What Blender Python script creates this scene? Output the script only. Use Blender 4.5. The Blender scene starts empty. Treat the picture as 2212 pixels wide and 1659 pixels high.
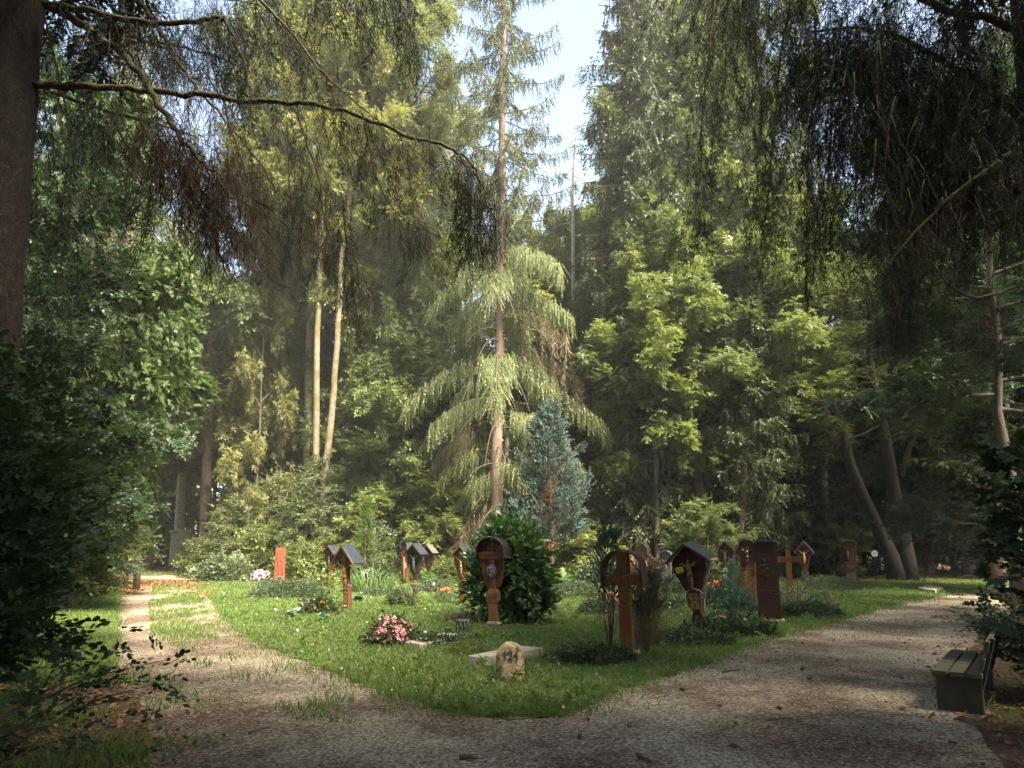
import bpy, math, random
import numpy as np
from mathutils import Vector, Matrix, Euler

# ------------------------------------------------------------------ camera, sky, sun, exposure
scene = bpy.context.scene
C = scene.collection
CAM_H, FPX, PITCH = 1.75, 1500.0, math.radians(7)      # photo measured on a 2212 x 1659 px grid
HOR, CX = 1175.0, 1106.0
CY = HOR - FPX * math.tan(PITCH)
cd = bpy.data.cameras.new("camera"); cam = bpy.data.objects.new("camera", cd); C.objects.link(cam)
cd.sensor_width = 36.0; cd.lens = 36.0 * FPX / 2212; cd.shift_y = (CY - 829.5) / 2212
cd.clip_start = 0.05; cd.clip_end = 1200
cam.location = (0, 0, CAM_H); cam.rotation_euler = (math.pi / 2 + PITCH, 0, 0)
scene.camera = cam

SUN_EL, SUN_AZ = math.radians(54), math.radians(136)   # azimuth clockwise from +Y: from the right, a little behind
world = bpy.data.worlds.new("World"); scene.world = world; world.use_nodes = True
wn = world.node_tree.nodes; bg = wn["Background"]
sky = wn.new("ShaderNodeTexSky"); sky.sky_type = 'NISHITA'; sky.sun_disc = False
sky.sun_elevation = SUN_EL; sky.sun_rotation = SUN_AZ; sky.air_density = 1.0; sky.dust_density = 1.0; sky.ozone_density = 1.0
hz = wn.new("ShaderNodeHueSaturation"); hz.inputs["Saturation"].default_value = .85     # milky summer sky
tn = wn.new("ShaderNodeMix"); tn.data_type = 'RGBA'; tn.blend_type = 'MULTIPLY'; tn.inputs[0].default_value = 1.0; tn.inputs[7].default_value = (1.0, .95, .87, 1)
world.node_tree.links.new(sky.outputs[0], hz.inputs['Color']); world.node_tree.links.new(hz.outputs[0], tn.inputs[6]); world.node_tree.links.new(tn.outputs[2], bg.inputs[0]); bg.inputs[1].default_value = 0.084
sl = bpy.data.lights.new("sun", 'SUN'); sun = bpy.data.objects.new("sun", sl); C.objects.link(sun)
sl.energy = 4.8; sl.angle = math.radians(20); sl.color = (1.0, 0.91, 0.73)
sdir = Vector((math.sin(SUN_AZ) * math.cos(SUN_EL), math.cos(SUN_AZ) * math.cos(SUN_EL), math.sin(SUN_EL)))
sun.rotation_euler = sdir.to_track_quat('Z', 'Y').to_euler(); sun.location = (0, -20, 40)

vs = scene.view_settings; vs.view_transform = 'Standard'; vs.look = 'None'; vs.gamma = 1.0; vs.exposure = 2.92
scene.cycles.use_denoising = True
scene.cycles.max_bounces = 6; scene.cycles.diffuse_bounces = 4; scene.cycles.glossy_bounces = 2
scene.cycles.transmission_bounces = 4; scene.cycles.transparent_max_bounces = 4
scene.cycles.caustics_reflective = False; scene.cycles.caustics_refractive = False

# ------------------------------------------------------------------ helpers
HAZE = .0007
rng = np.random.default_rng(11); random.seed(5)
PI = math.pi

def ray(u, v):
    a, b = (u - CX) / FPX, -(v - CY) / FPX
    c, s = math.cos(PITCH), math.sin(PITCH)
    return Vector((a, c - b * s, s + b * c))
def G(u, v, z=0.0):                       # photo pixel -> point on the ground
    d = ray(u, v); t = (z - CAM_H) / d.z
    return Vector((d.x * t, d.y * t, z))
def W(u, v, Y):                           # photo pixel at depth Y -> point
    d = ray(u, v); t = Y / d.y
    return Vector((d.x * t, Y, CAM_H + d.z * t))
def GX(u, Y):                             # photo column (at the horizon) and depth -> ground point
    p = W(u, HOR, Y); return Vector((p.x, Y, 0))

def tag(o, label=None, cat=None, group=None, kind=None):
    if label: o["label"] = label
    if cat: o["category"] = cat
    if group: o["group"] = group
    if kind: o["kind"] = kind
    return o
def thing(name, label, cat, loc=(0, 0, 0), rotz=0.0, group=None, lean=(0, 0)):
    o = bpy.data.objects.new(name, None); C.objects.link(o)
    o.empty_display_size = .2
    o.rotation_mode = 'XYZ'
    o.location = loc
    # lean first in the world, heading last
    o.rotation_euler = (Matrix.Rotation(lean[1], 3, 'X') @ Matrix.Rotation(lean[0], 3, 'Y') @ Matrix.Rotation(rotz, 3, 'Z')).to_euler()
    return tag(o, label, cat, group)
def link(name, me, parent=None, loc=None, rot=None, scale=None):
    o = bpy.data.objects.new(name, me); C.objects.link(o)
    if parent is not None: o.parent = parent
    if loc is not None: o.location = loc
    if rot is not None: o.rotation_euler = rot
    if scale is not None: o.scale = (scale,) * 3 if not hasattr(scale, '__len__') else scale
    return o

class MB:
    """collects shapes into one mesh"""
    def __init__(s): s.v = []; s.f = []
    def add(s, vs_, fs):
        k = len(s.v); s.v += [tuple(p) for p in vs_]; s.f += [tuple(i + k for i in f) for f in fs]; return s
    def box(s, c, d, rot=None, taper=1.0):
        x, y, z = d[0] / 2, d[1] / 2, d[2] / 2
        P = [(-x, -y, -z), (x, -y, -z), (x, y, -z), (-x, y, -z), (-x * taper, -y * taper, z), (x * taper, -y * taper, z), (x * taper, y * taper, z), (-x * taper, y * taper, z)]
        P = [Vector(p) for p in P]
        if rot is not None: P = [rot @ p for p in P]
        P = [p + Vector(c) for p in P]
        return s.add(P, [(3, 2, 1, 0), (4, 5, 6, 7), (0, 1, 5, 4), (1, 2, 6, 5), (2, 3, 7, 6), (3, 0, 4, 7)])
    def prism(s, outline, y0, y1):
        """outline in x,z (counter-clockwise seen from -y) pushed from y0 (front) to y1"""
        n = len(outline)
        P = [(x, y0, z) for x, z in outline] + [(x, y1, z) for x, z in outline]
        F = [tuple(range(n)), tuple(range(2 * n - 1, n - 1, -1))]
        F += [((i + 1) % n, i, n + i, n + (i + 1) % n) for i in range(n)]
        return s.add(P, F)
    def tube(s, pts, radii, sides=8, caps=True):
        pts = [Vector(p) for p in pts]; n = len(pts)
        if not hasattr(radii, '__len__'): radii = [radii] * n
        k = len(s.v); prev = None
        for i, p in enumerate(pts):
            t = (pts[min(i + 1, n - 1)] - pts[max(i - 1, 0)]).normalized()
            if prev is None:
                a = Vector((0, 1, 0)) if abs(t.y) < .8 else Vector((1, 0, 0))
            else: a = prev
            x = (a - t * a.dot(t)).normalized(); prev = x; y = t.cross(x)
            for j in range(sides):
                an = 2 * PI * j / sides
                s.v.append(tuple(p + (x * math.cos(an) + y * math.sin(an)) * radii[i]))
        for i in range(n - 1):
            for j in range(sides):
                a, b = k + i * sides + j, k + i * sides + (j + 1) % sides
                s.f.append((a, b, b + sides, a + sides))
        if caps:
            s.f.append(tuple(k + j for j in reversed(range(sides)))); s.f.append(tuple(k + (n - 1) * sides + j for j in range(sides)))
        return s
    def lathe(s, prof, seg=16, c=(0, 0, 0)):
        k = len(s.v)
        for r, z in prof:
            for j in range(seg):
                a = 2 * PI * j / seg; s.v.append((c[0] + r * math.cos(a), c[1] + r * math.sin(a), c[2] + z))
        for i in range(len(prof) - 1):
            for j in range(seg):
                a, b = k + i * seg + j, k + i * seg + (j + 1) % seg
                s.f.append((a, b, b + seg, a + seg))
        s.f.append(tuple(k + j for j in reversed(range(seg)))); s.f.append(tuple(k + (len(prof) - 1) * seg + j for j in range(seg)))
        return s
    def ball(s, c, r, seg=10, rings=6, sc=(1, 1, 1)):
        k = len(s.v); c = Vector(c)
        s.v.append((c.x, c.y, c.z - r * sc[2]))
        for i in range(1, rings):
            ph = -PI / 2 + PI * i / rings
            for j in range(seg):
                a = 2 * PI * j / seg
                s.v.append((c.x + r * sc[0] * math.cos(ph) * math.cos(a), c.y + r * sc[1] * math.cos(ph) * math.sin(a), c.z + r * sc[2] * math.sin(ph)))
        s.v.append((c.x, c.y, c.z + r * sc[2])); top = len(s.v) - 1
        for j in range(seg): s.f.append((k, k + 1 + (j + 1) % seg, k + 1 + j))
        for i in range(rings - 2):
            for j in range(seg):
                a, b = k + 1 + i * seg + j, k + 1 + i * seg + (j + 1) % seg
                s.f.append((a, b, b + seg, a + seg))
        o = k + 1 + (rings - 2) * seg
        for j in range(seg): s.f.append((o + j, o + (j + 1) % seg, top))
        return s
    def mesh(s, name, m, smooth=False, bevel=0):
        me = bpy.data.meshes.new(name); me.from_pydata(s.v, [], s.f); me.materials.append(m)
        if smooth: me.polygons.foreach_set('use_smooth', [True] * len(me.polygons))
        me.update(); return me
    def build(s, name, m, parent=None, smooth=False, bevel=0.0, loc=None):
        o = link(name, s.mesh(name, m, smooth), parent, loc)
        if bevel:
            b = o.modifiers.new("bevel", 'BEVEL'); b.width = bevel; b.segments = 2; b.limit_method = 'ANGLE'; b.angle_limit = math.radians(40)
        return o

def np_mesh(name, V, F, mats, rnd=None, mi=None, smooth=False):
    V = np.asarray(V, np.float32); F = np.asarray(F, np.int32)
    me = bpy.data.meshes.new(name); k = F.shape[1]
    me.vertices.add(len(V)); me.vertices.foreach_set('co', V.ravel())
    me.loops.add(F.size); me.loops.foreach_set('vertex_index', F.ravel())
    me.polygons.add(len(F)); me.polygons.foreach_set('loop_start', np.arange(0, F.size, k, dtype=np.int32))
    for m in (mats if isinstance(mats, (list, tuple)) else [mats]): me.materials.append(m)
    if mi is not None: me.polygons.foreach_set('material_index', np.asarray(mi, np.int32))
    if smooth: me.polygons.foreach_set('use_smooth', np.ones(len(F), bool))
    me.update(calc_edges=True)
    if rnd is not None:
        at = me.attributes.new('rnd', 'FLOAT', 'POINT'); at.data.foreach_set('value', np.asarray(rnd, np.float32))
    return me

def frames(d, up):
    d = d / np.linalg.norm(d, axis=1, keepdims=True)
    z = up - d * np.sum(up * d, 1, keepdims=True)
    nz = np.linalg.norm(z, axis=1, keepdims=True)
    bad = nz[:, 0] < 1e-3
    if bad.any():
        z[bad] = np.cross(d[bad], np.array([1.0, 0.3, 0.1])); nz = np.linalg.norm(z, axis=1, keepdims=True)
    z = z / nz; y = np.cross(z, d)
    return np.stack([d, y, z], 2)

def place(templates, P, R, S, tone=None):
    """stamps leaf templates (V,F,rnd) at points P with frames R and sizes S -> V,F,rnd"""
    P = np.asarray(P); n = len(P); ch = rng.integers(0, len(templates), n)
    Vs, Fs, Rs, off = [], [], [], 0
    S = np.broadcast_to(np.asarray(S, float), (n,))
    tone = rng.random(n) if tone is None else tone
    for k, (tv, tf, tr) in enumerate(templates):
        idx = np.nonzero(ch == k)[0]
        if not len(idx): continue
        v = np.einsum('nij,vj->nvi', R[idx], tv) * S[idx][:, None, None] + P[idx][:, None, :]
        m = len(tv)
        f = tf[None] + (np.arange(len(idx)) * m)[:, None, None] + off
        r = tr[None] * .6 + tone[idx][:, None] * .4
        Vs.append(v.reshape(-1, 3)); Fs.append(f.reshape(-1, tf.shape[1])); Rs.append(r.ravel()); off += m * len(idx)
    return np.concatenate(Vs), np.concatenate(Fs), np.concatenate(Rs)

def merge(parts):
    V, F, R, o = [], [], [], 0
    for v, f, r in parts:
        V.append(v); F.append(f + o); R.append(r); o += len(v)
    return np.concatenate(V), np.concatenate(F), np.concatenate(R)

# ------------------------------------------------------------------ leaf templates (unit length along +x)
def leaf_quads(base, d, n, L, Wd, fold):
    """one leaf of two quads folded on the midrib: 6 verts"""
    d = d / np.linalg.norm(d); s = np.cross(n, d); s /= np.linalg.norm(s)
    tip = base + d * L; m = base + d * L * .5 - n * fold * Wd * .5
    a = base + d * L * .28 + s * Wd * .5; b = base + d * L * .68 + s * Wd * .42
    c = base + d * L * .28 - s * Wd * .5; e = base + d * L * .68 - s * Wd * .42
    V = np.array([base, a, b, tip, e, c]); F = np.array([[0, 1, 2, 3], [0, 3, 4, 5]])
    return V, F
def leaf_rhomb(base, d, n, L, Wd):
    d = d / np.linalg.norm(d); s = np.cross(n, d); s /= np.linalg.norm(s)
    V = np.array([base, base + d * L * .45 + s * Wd * .5, base + d * L, base + d * L * .45 - s * Wd * .5])
    return V, np.array([[0, 1, 2, 3]])
def leaf_maple(base, d, n, L):
    d = d / np.linalg.norm(d); s = np.cross(n, d); s /= np.linalg.norm(s)
    b = base; V, F = [], []
    for an, l in ((0, 1.0), (.75, .85), (-.75, .85), (1.5, .5), (-1.5, .5)):
        dd = d * math.cos(an) + s * math.sin(an); ss = np.cross(n, dd); o = len(V)
        V += [b, b + dd * L * l * .5 + ss * L * .19, b + dd * L * l - n * L * .12, b + dd * L * l * .5 - ss * L * .19]
        F.append([o, o + 1, o + 2, o + 3])
    return np.array(V), np.array(F)
def spray(seed, n=14, L=1.0, leaf=.2, width=.11, kind='rhomb', flat=.25, side=2, ang=.9, twig=.012):
    """a flat twig along +x with alternating leaves and a few side twigs"""
    r = np.random.default_rng(seed); V, F, R, o = [], [], [], 0
    def put(v, f, t):
        nonlocal o
        V.append(v); F.append(f + o); R.append(np.full(len(v), t)); o += len(v)
    def run(base, d, length, cnt):
        d = d / np.linalg.norm(d); s = np.cross([0, 0, 1.0], d); s /= np.linalg.norm(s) + 1e-9
        for i in range(cnt):
            t = (i + .6) / cnt; sg = 1 if i % 2 else -1
            a = ang + r.normal(0, .2) - .35 * t
            if i == cnt - 1: a = .1
            dd = d * math.cos(a) + s * sg * math.sin(a) + np.array([0, 0, r.normal(-.08, flat)])
            nn = np.array([r.normal(0, flat), r.normal(0, flat), 1.0]); nn -= dd * nn.dot(dd) / dd.dot(dd)
            nn /= np.linalg.norm(nn)
            p = base + d * length * t + np.array([0, 0, -.12 * length * t * t + r.normal(0, .02)])
            l = leaf * r.uniform(.7, 1.15)
            if kind == 'maple': v, f = leaf_maple(p, dd, nn, l)
            elif kind == 'fold': v, f = leaf_quads(p, dd, nn, l, l * width / leaf, .3)
            else: v, f = leaf_rhomb(p, dd, nn, l, l * width / leaf)
            put(v, f, r.random())
        if twig:
            e = base + d * length + np.array([0, 0, -.12 * length]); w = s * twig * .5
            put(np.array([base - w, base + w, e + w * .4, e - w * .4]), np.array([[0, 1, 2, 3]]), 0.0)
    run(np.zeros(3), np.array([1.0, 0, 0]), L, n)
    for k in range(side):
        sg = 1 if k % 2 else -1; t = .2 + .5 * k / max(side, 1)
        run(np.array([L * t, 0, 0]), np.array([.7, sg * .75, r.normal(0, .1)]), L * .55 * (1 - t * .4), max(3, int(n * .55)))
    return np.concatenate(V), np.concatenate(F), np.concatenate(R)
def needle_twig(seed, n=12, side=.2, sw=.035, w=.03, droop=.1, ang=.7, spread=1.0):
    """a needle-clad twig of unit length along +x with short side shoots"""
    r = np.random.default_rng(seed); V, F, R, o = [], [], [], 0
    ts = np.linspace(0, 1, 4)
    P = [np.array([t, r.normal(0, .02), -droop * t * t]) for t in ts]
    for i in range(3):
        wa, wb = w * (1 - .25 * i), w * (1 - .25 * (i + 1)); tw = r.uniform(-1, 1)
        a = np.array([0, math.cos(tw), math.sin(tw)])
        V.append(np.array([P[i] - a * wa / 2, P[i] + a * wa / 2, P[i + 1] + a * wb / 2, P[i + 1] - a * wb / 2])); F.append(np.array([[0, 1, 2, 3]]) + o); o += 4; R.append(np.full(4, .15))
    for i in range(n):
        t = (i + .5 + r.uniform(-.3, .3)) / n; b = np.array([t, 0, -droop * t * t]); az = (PI if i % 2 else 0) + r.normal(0, .6) * spread
        a = ang + r.normal(0, .15); l = side * (1 - .55 * t) * r.uniform(.7, 1.25)
        d = np.array([math.cos(a), math.sin(a) * math.cos(az), math.sin(a) * math.sin(az)])
        q = np.array([r.normal(), r.normal(), r.normal()]); s = np.cross(d, q); s /= np.linalg.norm(s) + 1e-9
        V.append(np.array([b, b + d * l * .4 + s * sw / 2, b + d * l, b + d * l * .4 - s * sw / 2])); F.append(np.array([[0, 1, 2, 3]]) + o); o += 4; R.append(np.full(4, r.random()))
    return np.concatenate(V), np.concatenate(F), np.concatenate(R)
def frond(seed, n=16, L=1.0, wd=.32, arch=.5):
    r = np.random.default_rng(seed); V, F, R, o = [], [], [], 0
    def pt(t): return np.array([L * t * (1 - .15 * t), 0, L * (.75 * t - arch * 1.3 * t * t)])
    for i in range(n):
        t = (i + 1) / n; b = pt(t); l = wd * math.sin(PI * min(1, t * .85 + .12)) * .55
        for sg in (1, -1):
            d = np.array([.35, sg, -.15 + r.normal(0, .08)]); d /= np.linalg.norm(d); s = np.array([1, -.2 * sg, .2]) * L / n * .38
            V.append(np.array([b - s, b + s, b + d * l + s * .2, b + d * l - s * .3])); F.append(np.array([[0, 1, 2, 3]]) + o); o += 4; R.append(np.full(4, r.random()))
    for i in range(4):
        a, b = pt(i / 4), pt((i + 1) / 4); w = np.array([0, .008, 0])
        V.append(np.array([a - w, a + w, b + w, b - w])); F.append(np.array([[0, 1, 2, 3]]) + o); o += 4; R.append(np.zeros(4))
    return np.concatenate(V), np.concatenate(F), np.concatenate(R)
def strap(seed, L=1.0, w=.035, arch=.7, seg=4):
    """an arching grass-like blade"""
    r = np.random.default_rng(seed); V = []; F = []
    for i in range(seg + 1):
        t = i / seg; p = np.array([L * t * .75, 0, L * (t * .95 - arch * t * t * t)]); ww = w * (1 - t) ** .6 / 2 + .001
        V += [p - [0, ww, 0], p + [0, ww, 0]]
    for i in range(seg): F.append([2 * i, 2 * i + 1, 2 * i + 3, 2 * i + 2])
    return np.array(V), np.array(F), np.full(len(V), r.random())

BEECH = [spray(s, 11, 1, .22, .13, 'rhomb', .22, 2) for s in range(5)]          # scale about .5 m
ASH = [spray(20 + s, 15, 1, .26, .085, 'rhomb', .4, 1, 1.0) for s in range(4)]
MAPLE = [spray(40 + s, 7, 1, .34, .3, 'maple', .4, 1) for s in range(5)]
BUSHY = [spray(60 + s, 9, 1, .26, .17, 'rhomb', .5, 2) for s in range(4)]
HAZEL = [spray(80 + s, 8, 1, .24, .17, 'fold', .3, 1) for s in range(5)]
LAUREL = [spray(90 + s, 10, 1, .42, .16, 'fold', .45, 0, .75) for s in range(5)]
TINY = [spray(100 + s, 8, 1, .3, .2, 'rhomb', .6, 1) for s in range(4)]
NEEDLE = [needle_twig(120 + s, 11, .30, .085, .075, .1, .65) for s in range(5)]
NEEDLE_FINE = [needle_twig(130 + s, 40, .15, .013, .013, .08, .8, 2.0) for s in range(5)]
DEAD = [needle_twig(140 + s, 16, .32, .009, .012, .08, .6, 2.0) for s in range(5)]
WEEP = [needle_twig(190 + s, 22, .16, .032, .03, .03, .5, 2.0) for s in range(5)]
TUFT = [needle_twig(150 + s, 22, .42, .09, .06, -.1, .75, 2.5) for s in range(4)]
SCALE = [needle_twig(160 + s, 20, .26, .05, .05, 0, .45, 2.5) for s in range(4)]
FROND = [frond(170 + s) for s in range(4)]
STRAP = [strap(180 + s, 1, .03, a) for s, a in enumerate((.45, .6, .75, .9))]

# ------------------------------------------------------------------ materials
def nt(name):
    m = bpy.data.materials.new(name); m.use_nodes = True; t = m.node_tree; t.nodes.clear()
    out = t.nodes.new("ShaderNodeOutputMaterial")
    def N(ty, **kw):
        n = t.nodes.new("ShaderNode" + ty)
        for k, v in kw.items():
            if k.startswith('i_'): n.inputs[k[2:].replace('_', ' ')].default_value = v
            else: setattr(n, k, v)
        return n
    return m, t, N, (lambda a, b: t.links.new(a, b)), out
def ramp(N, stops):
    r = N("ValToRGB"); e = r.color_ramp.elements
    e[0].position, e[0].color = stops[0][0], (*stops[0][1], 1); e[1].position, e[1].color = stops[-1][0], (*stops[-1][1], 1)
    for p, c in stops[1:-1]:
        x = e.new(p); x.color = (*c, 1)
    return r
def leaf_mat(name, stops, trans=.35, rough=.5, spec=.35, vary=.35, tint=None):
    m, t, N, L, out = nt(name)
    a = N("Attribute", attribute_name='rnd'); r = ramp(N, stops); L(a.outputs['Fac'], r.inputs[0])
    oi = N("ObjectInfo"); mp = N("MapRange"); L(oi.outputs['Random'], mp.inputs[0]); mp.inputs[3].default_value = 1 - vary; mp.inputs[4].default_value = 1 + vary * .7
    hs = N("HueSaturation"); L(r.outputs[0], hs.inputs['Color']); L(mp.outputs[0], hs.inputs['Value'])
    mh = N("MapRange"); L(oi.outputs['Random'], mh.inputs[0]); mh.inputs[3].default_value = .5 + .03 * vary; mh.inputs[4].default_value = .5 - .035 * vary; L(mh.outputs[0], hs.inputs['Hue'])
    p = N("BsdfPrincipled"); L(hs.outputs[0], p.inputs['Base Color']); p.inputs['Roughness'].default_value = rough; p.inputs['Specular IOR Level'].default_value = spec
    tr = N("BsdfTranslucent"); br = N("HueSaturation"); br.inputs['Value'].default_value = 1.5; br.inputs['Saturation'].default_value = 1.1; L(hs.outputs[0], br.inputs['Color']); L(br.outputs[0], tr.inputs[0])
    mx = N("MixShader"); mx.inputs[0].default_value = trans; L(p.outputs[0], mx.inputs[1]); L(tr.outputs[0], mx.inputs[2]); L(mx.outputs[0], out.inputs[0])
    return m
def bark_mat(name, c1, c2, sc=6.0, stretch=.25, bump=.5, moss=None, birch=False, patch=None, scaly=False):
    m, t, N, L, out = nt(name)
    tc = N("TexCoord"); mp = N("Mapping"); mp.inputs['Scale'].default_value = (1, 1, stretch if not birch else 3.5); L(tc.outputs['Object'], mp.inputs[0])
    n1 = N("TexNoise", i_Scale=sc, i_Detail=8.0, i_Roughness=.65); L(mp.outputs[0], n1.inputs[0])
    vo = N("TexVoronoi", feature='DISTANCE_TO_EDGE', i_Scale=sc * (1.6 if scaly else 2.2)); L(mp.outputs[0], vo.inputs[0])
    if scaly:
        nz = N('TexNoise', i_Scale=12.0, i_Detail=4.0); L(tc.outputs['Object'], nz.inputs[0]); mv = N('VectorMath', operation='MULTIPLY_ADD'); L(nz.outputs['Color'], mv.inputs[0]); mv.inputs[1].default_value = (.16, .16, .16); L(mp.outputs[0], mv.inputs[2]); L(mv.outputs[0], vo.inputs[0])
    r = ramp(N, [(.3, c1), (.7, c2)]); L(n1.outputs[0], r.inputs[0]); col = r.outputs[0]
    if patch:
        n3 = N("TexNoise", i_Scale=1.7, i_Detail=4.0); L(tc.outputs['Object'], n3.inputs[0]); rr = ramp(N, [(.5, (0, 0, 0)), (.6, (1, 1, 1))]); L(n3.outputs[0], rr.inputs[0])
        mxp = N("Mix", data_type='RGBA'); L(rr.outputs[0], mxp.inputs[0]); L(col, mxp.inputs[6]); mxp.inputs[7].default_value = (*patch, 1); col = mxp.outputs[2]
    if moss:
        ge = N("NewGeometry"); sx = N("SeparateXYZ"); L(ge.outputs['Normal'], sx.inputs[0]); n2 = N("TexNoise", i_Scale=9.0, i_Detail=5.0); L(tc.outputs['Object'], n2.inputs[0])
        ad = N("Math", operation='ADD'); L(sx.outputs[2], ad.inputs[0]); L(n2.outputs[0], ad.inputs[1])
        rr = ramp(N, [(.75, (0, 0, 0)), (1.05, (1, 1, 1))]); L(ad.outputs[0], rr.inputs[0])
        mxm = N("Mix", data_type='RGBA'); L(rr.outputs[0], mxm.inputs[0]); L(col, mxm.inputs[6]); mxm.inputs[7].default_value = (*moss, 1); col = mxm.outputs[2]
    p = N("BsdfPrincipled"); L(col, p.inputs['Base Color']); p.inputs['Roughness'].default_value = .85; p.inputs['Specular IOR Level'].default_value = .2
    mu = N("Math", operation='MULTIPLY'); L(n1.outputs[0], mu.inputs[0])
    rv = ramp(N, [(0.0, (.3, .3, .3)), (.12, (1, 1, 1))]); L(vo.outputs[0], rv.inputs[0]); L(rv.outputs[0], mu.inputs[1])
    b = N("Bump", i_Strength=bump, i_Distance=.04); L(mu.outputs[0], b.inputs['Height']); L(b.outputs[0], p.inputs['Normal']); L(p.outputs[0], out.inputs[0])
    return m
def wood_mat(name, c1, c2, rough=.6, grain=30.0, bump=.5, carve=0.0, stain=None):
    m, t, N, L, out = nt(name)
    tc = N("TexCoord"); mp = N("Mapping"); mp.inputs['Scale'].default_value = (1, 1, .06); L(tc.outputs['Object'], mp.inputs[0])
    n1 = N("TexNoise", i_Scale=grain, i_Detail=6.0, i_Roughness=.6); L(mp.outputs[0], n1.inputs[0])
    n2 = N("TexNoise", i_Scale=2.5, i_Detail=4.0); L(tc.outputs['Object'], n2.inputs[0])
    mx = N("Math", operation='MULTIPLY_ADD'); L(n1.outputs[0], mx.inputs[0]); mx.inputs[1].default_value = .6; ml = N("Math", operation='MULTIPLY'); L(n2.outputs[0], ml.inputs[0]); ml.inputs[1].default_value = .45; L(ml.outputs[0], mx.inputs[2])
    r = ramp(N, [(.32, c1), (.72, c2)]); L(mx.outputs[0], r.inputs[0]); col = r.outputs[0]
    if stain:
        n3 = N("TexNoise", i_Scale=5.0, i_Detail=6.0); L(tc.outputs['Object'], n3.inputs[0]); rr = ramp(N, [(.52, (0, 0, 0)), (.64, (.8, .8, .8))]); L(n3.outputs[0], rr.inputs[0])
        mq = N("Mix", data_type='RGBA'); L(rr.outputs[0], mq.inputs[0]); L(col, mq.inputs[6]); mq.inputs[7].default_value = (*stain, 1); col = mq.outputs[2]
    p = N("BsdfPrincipled"); L(col, p.inputs['Base Color']); p.inputs['Roughness'].default_value = min(.95, rough + .2); p.inputs['Specular IOR Level'].default_value = .12
    b = N("Bump", i_Strength=bump, i_Distance=.01); L(n1.outputs[0], b.inputs['Height']); nrm = b.outputs[0]
    if carve:
        v = N("TexVoronoi", feature='SMOOTH_F1', i_Scale=14.0); L(tc.outputs['Object'], v.inputs[0])
        b2 = N("Bump", i_Strength=carve, i_Distance=.03); L(v.outputs[0], b2.inputs['Height']); L(nrm, b2.inputs['Normal']); nrm = b2.outputs[0]
    L(nrm, p.inputs['Normal']); L(p.outputs[0], out.inputs[0])
    return m
def plain_mat(name, c, rough=.5, metal=0.0, c2=None, sc=8.0, bump=.0, spec=.4):
    m, t, N, L, out = nt(name); p = N("BsdfPrincipled"); p.inputs['Roughness'].default_value = rough; p.inputs['Metallic'].default_value = metal; p.inputs['Specular IOR Level'].default_value = spec
    tc = N("TexCoord"); n1 = N("TexNoise", i_Scale=sc, i_Detail=6.0, i_Roughness=.65); L(tc.outputs['Object'], n1.inputs[0])
    r = ramp(N, [(.35, c), (.65, c2 or tuple(x * .7 for x in c))]); L(n1.outputs[0], r.inputs[0]); L(r.outputs[0], p.inputs['Base Color'])
    if bump:
        b = N("Bump", i_Strength=bump, i_Distance=.02); L(n1.outputs[0], b.inputs['Height']); L(b.outputs[0], p.inputs['Normal'])
    L(p.outputs[0], out.inputs[0]); return m
def stone_mat(name, c1, c2, moss, lo=.5, hi=.6, sc=7.0, bump=.5):
    m, t, N, L, out = nt(name); p = N("BsdfPrincipled"); p.inputs['Roughness'].default_value = .9; p.inputs['Specular IOR Level'].default_value = .2
    tc = N("TexCoord"); n1 = N("TexNoise", i_Scale=sc, i_Detail=10.0, i_Roughness=.7); L(tc.outputs['Object'], n1.inputs[0])
    n2 = N("TexNoise", i_Scale=sc * .8, i_Detail=10.0, i_Roughness=.75, i_Distortion=.6); mp = N("Mapping"); mp.inputs['Location'].default_value = (3, 7, 1); L(tc.outputs['Object'], mp.inputs[0]); L(mp.outputs[0], n2.inputs[0])
    r = ramp(N, [(.35, c1), (.65, c2)]); L(n1.outputs[0], r.inputs[0]); rr = ramp(N, [(lo, (0, 0, 0)), (hi, (1, 1, 1))]); L(n2.outputs[0], rr.inputs[0])
    mx = N("Mix", data_type='RGBA'); L(rr.outputs[0], mx.inputs[0]); L(r.outputs[0], mx.inputs[6]); mx.inputs[7].default_value = (*moss, 1); L(mx.outputs[2], p.inputs['Base Color'])
    b = N("Bump", i_Strength=bump, i_Distance=.03); L(n1.outputs[0], b.inputs['Height']); L(b.outputs[0], p.inputs['Normal']); L(p.outputs[0], out.inputs[0]); return m
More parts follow.
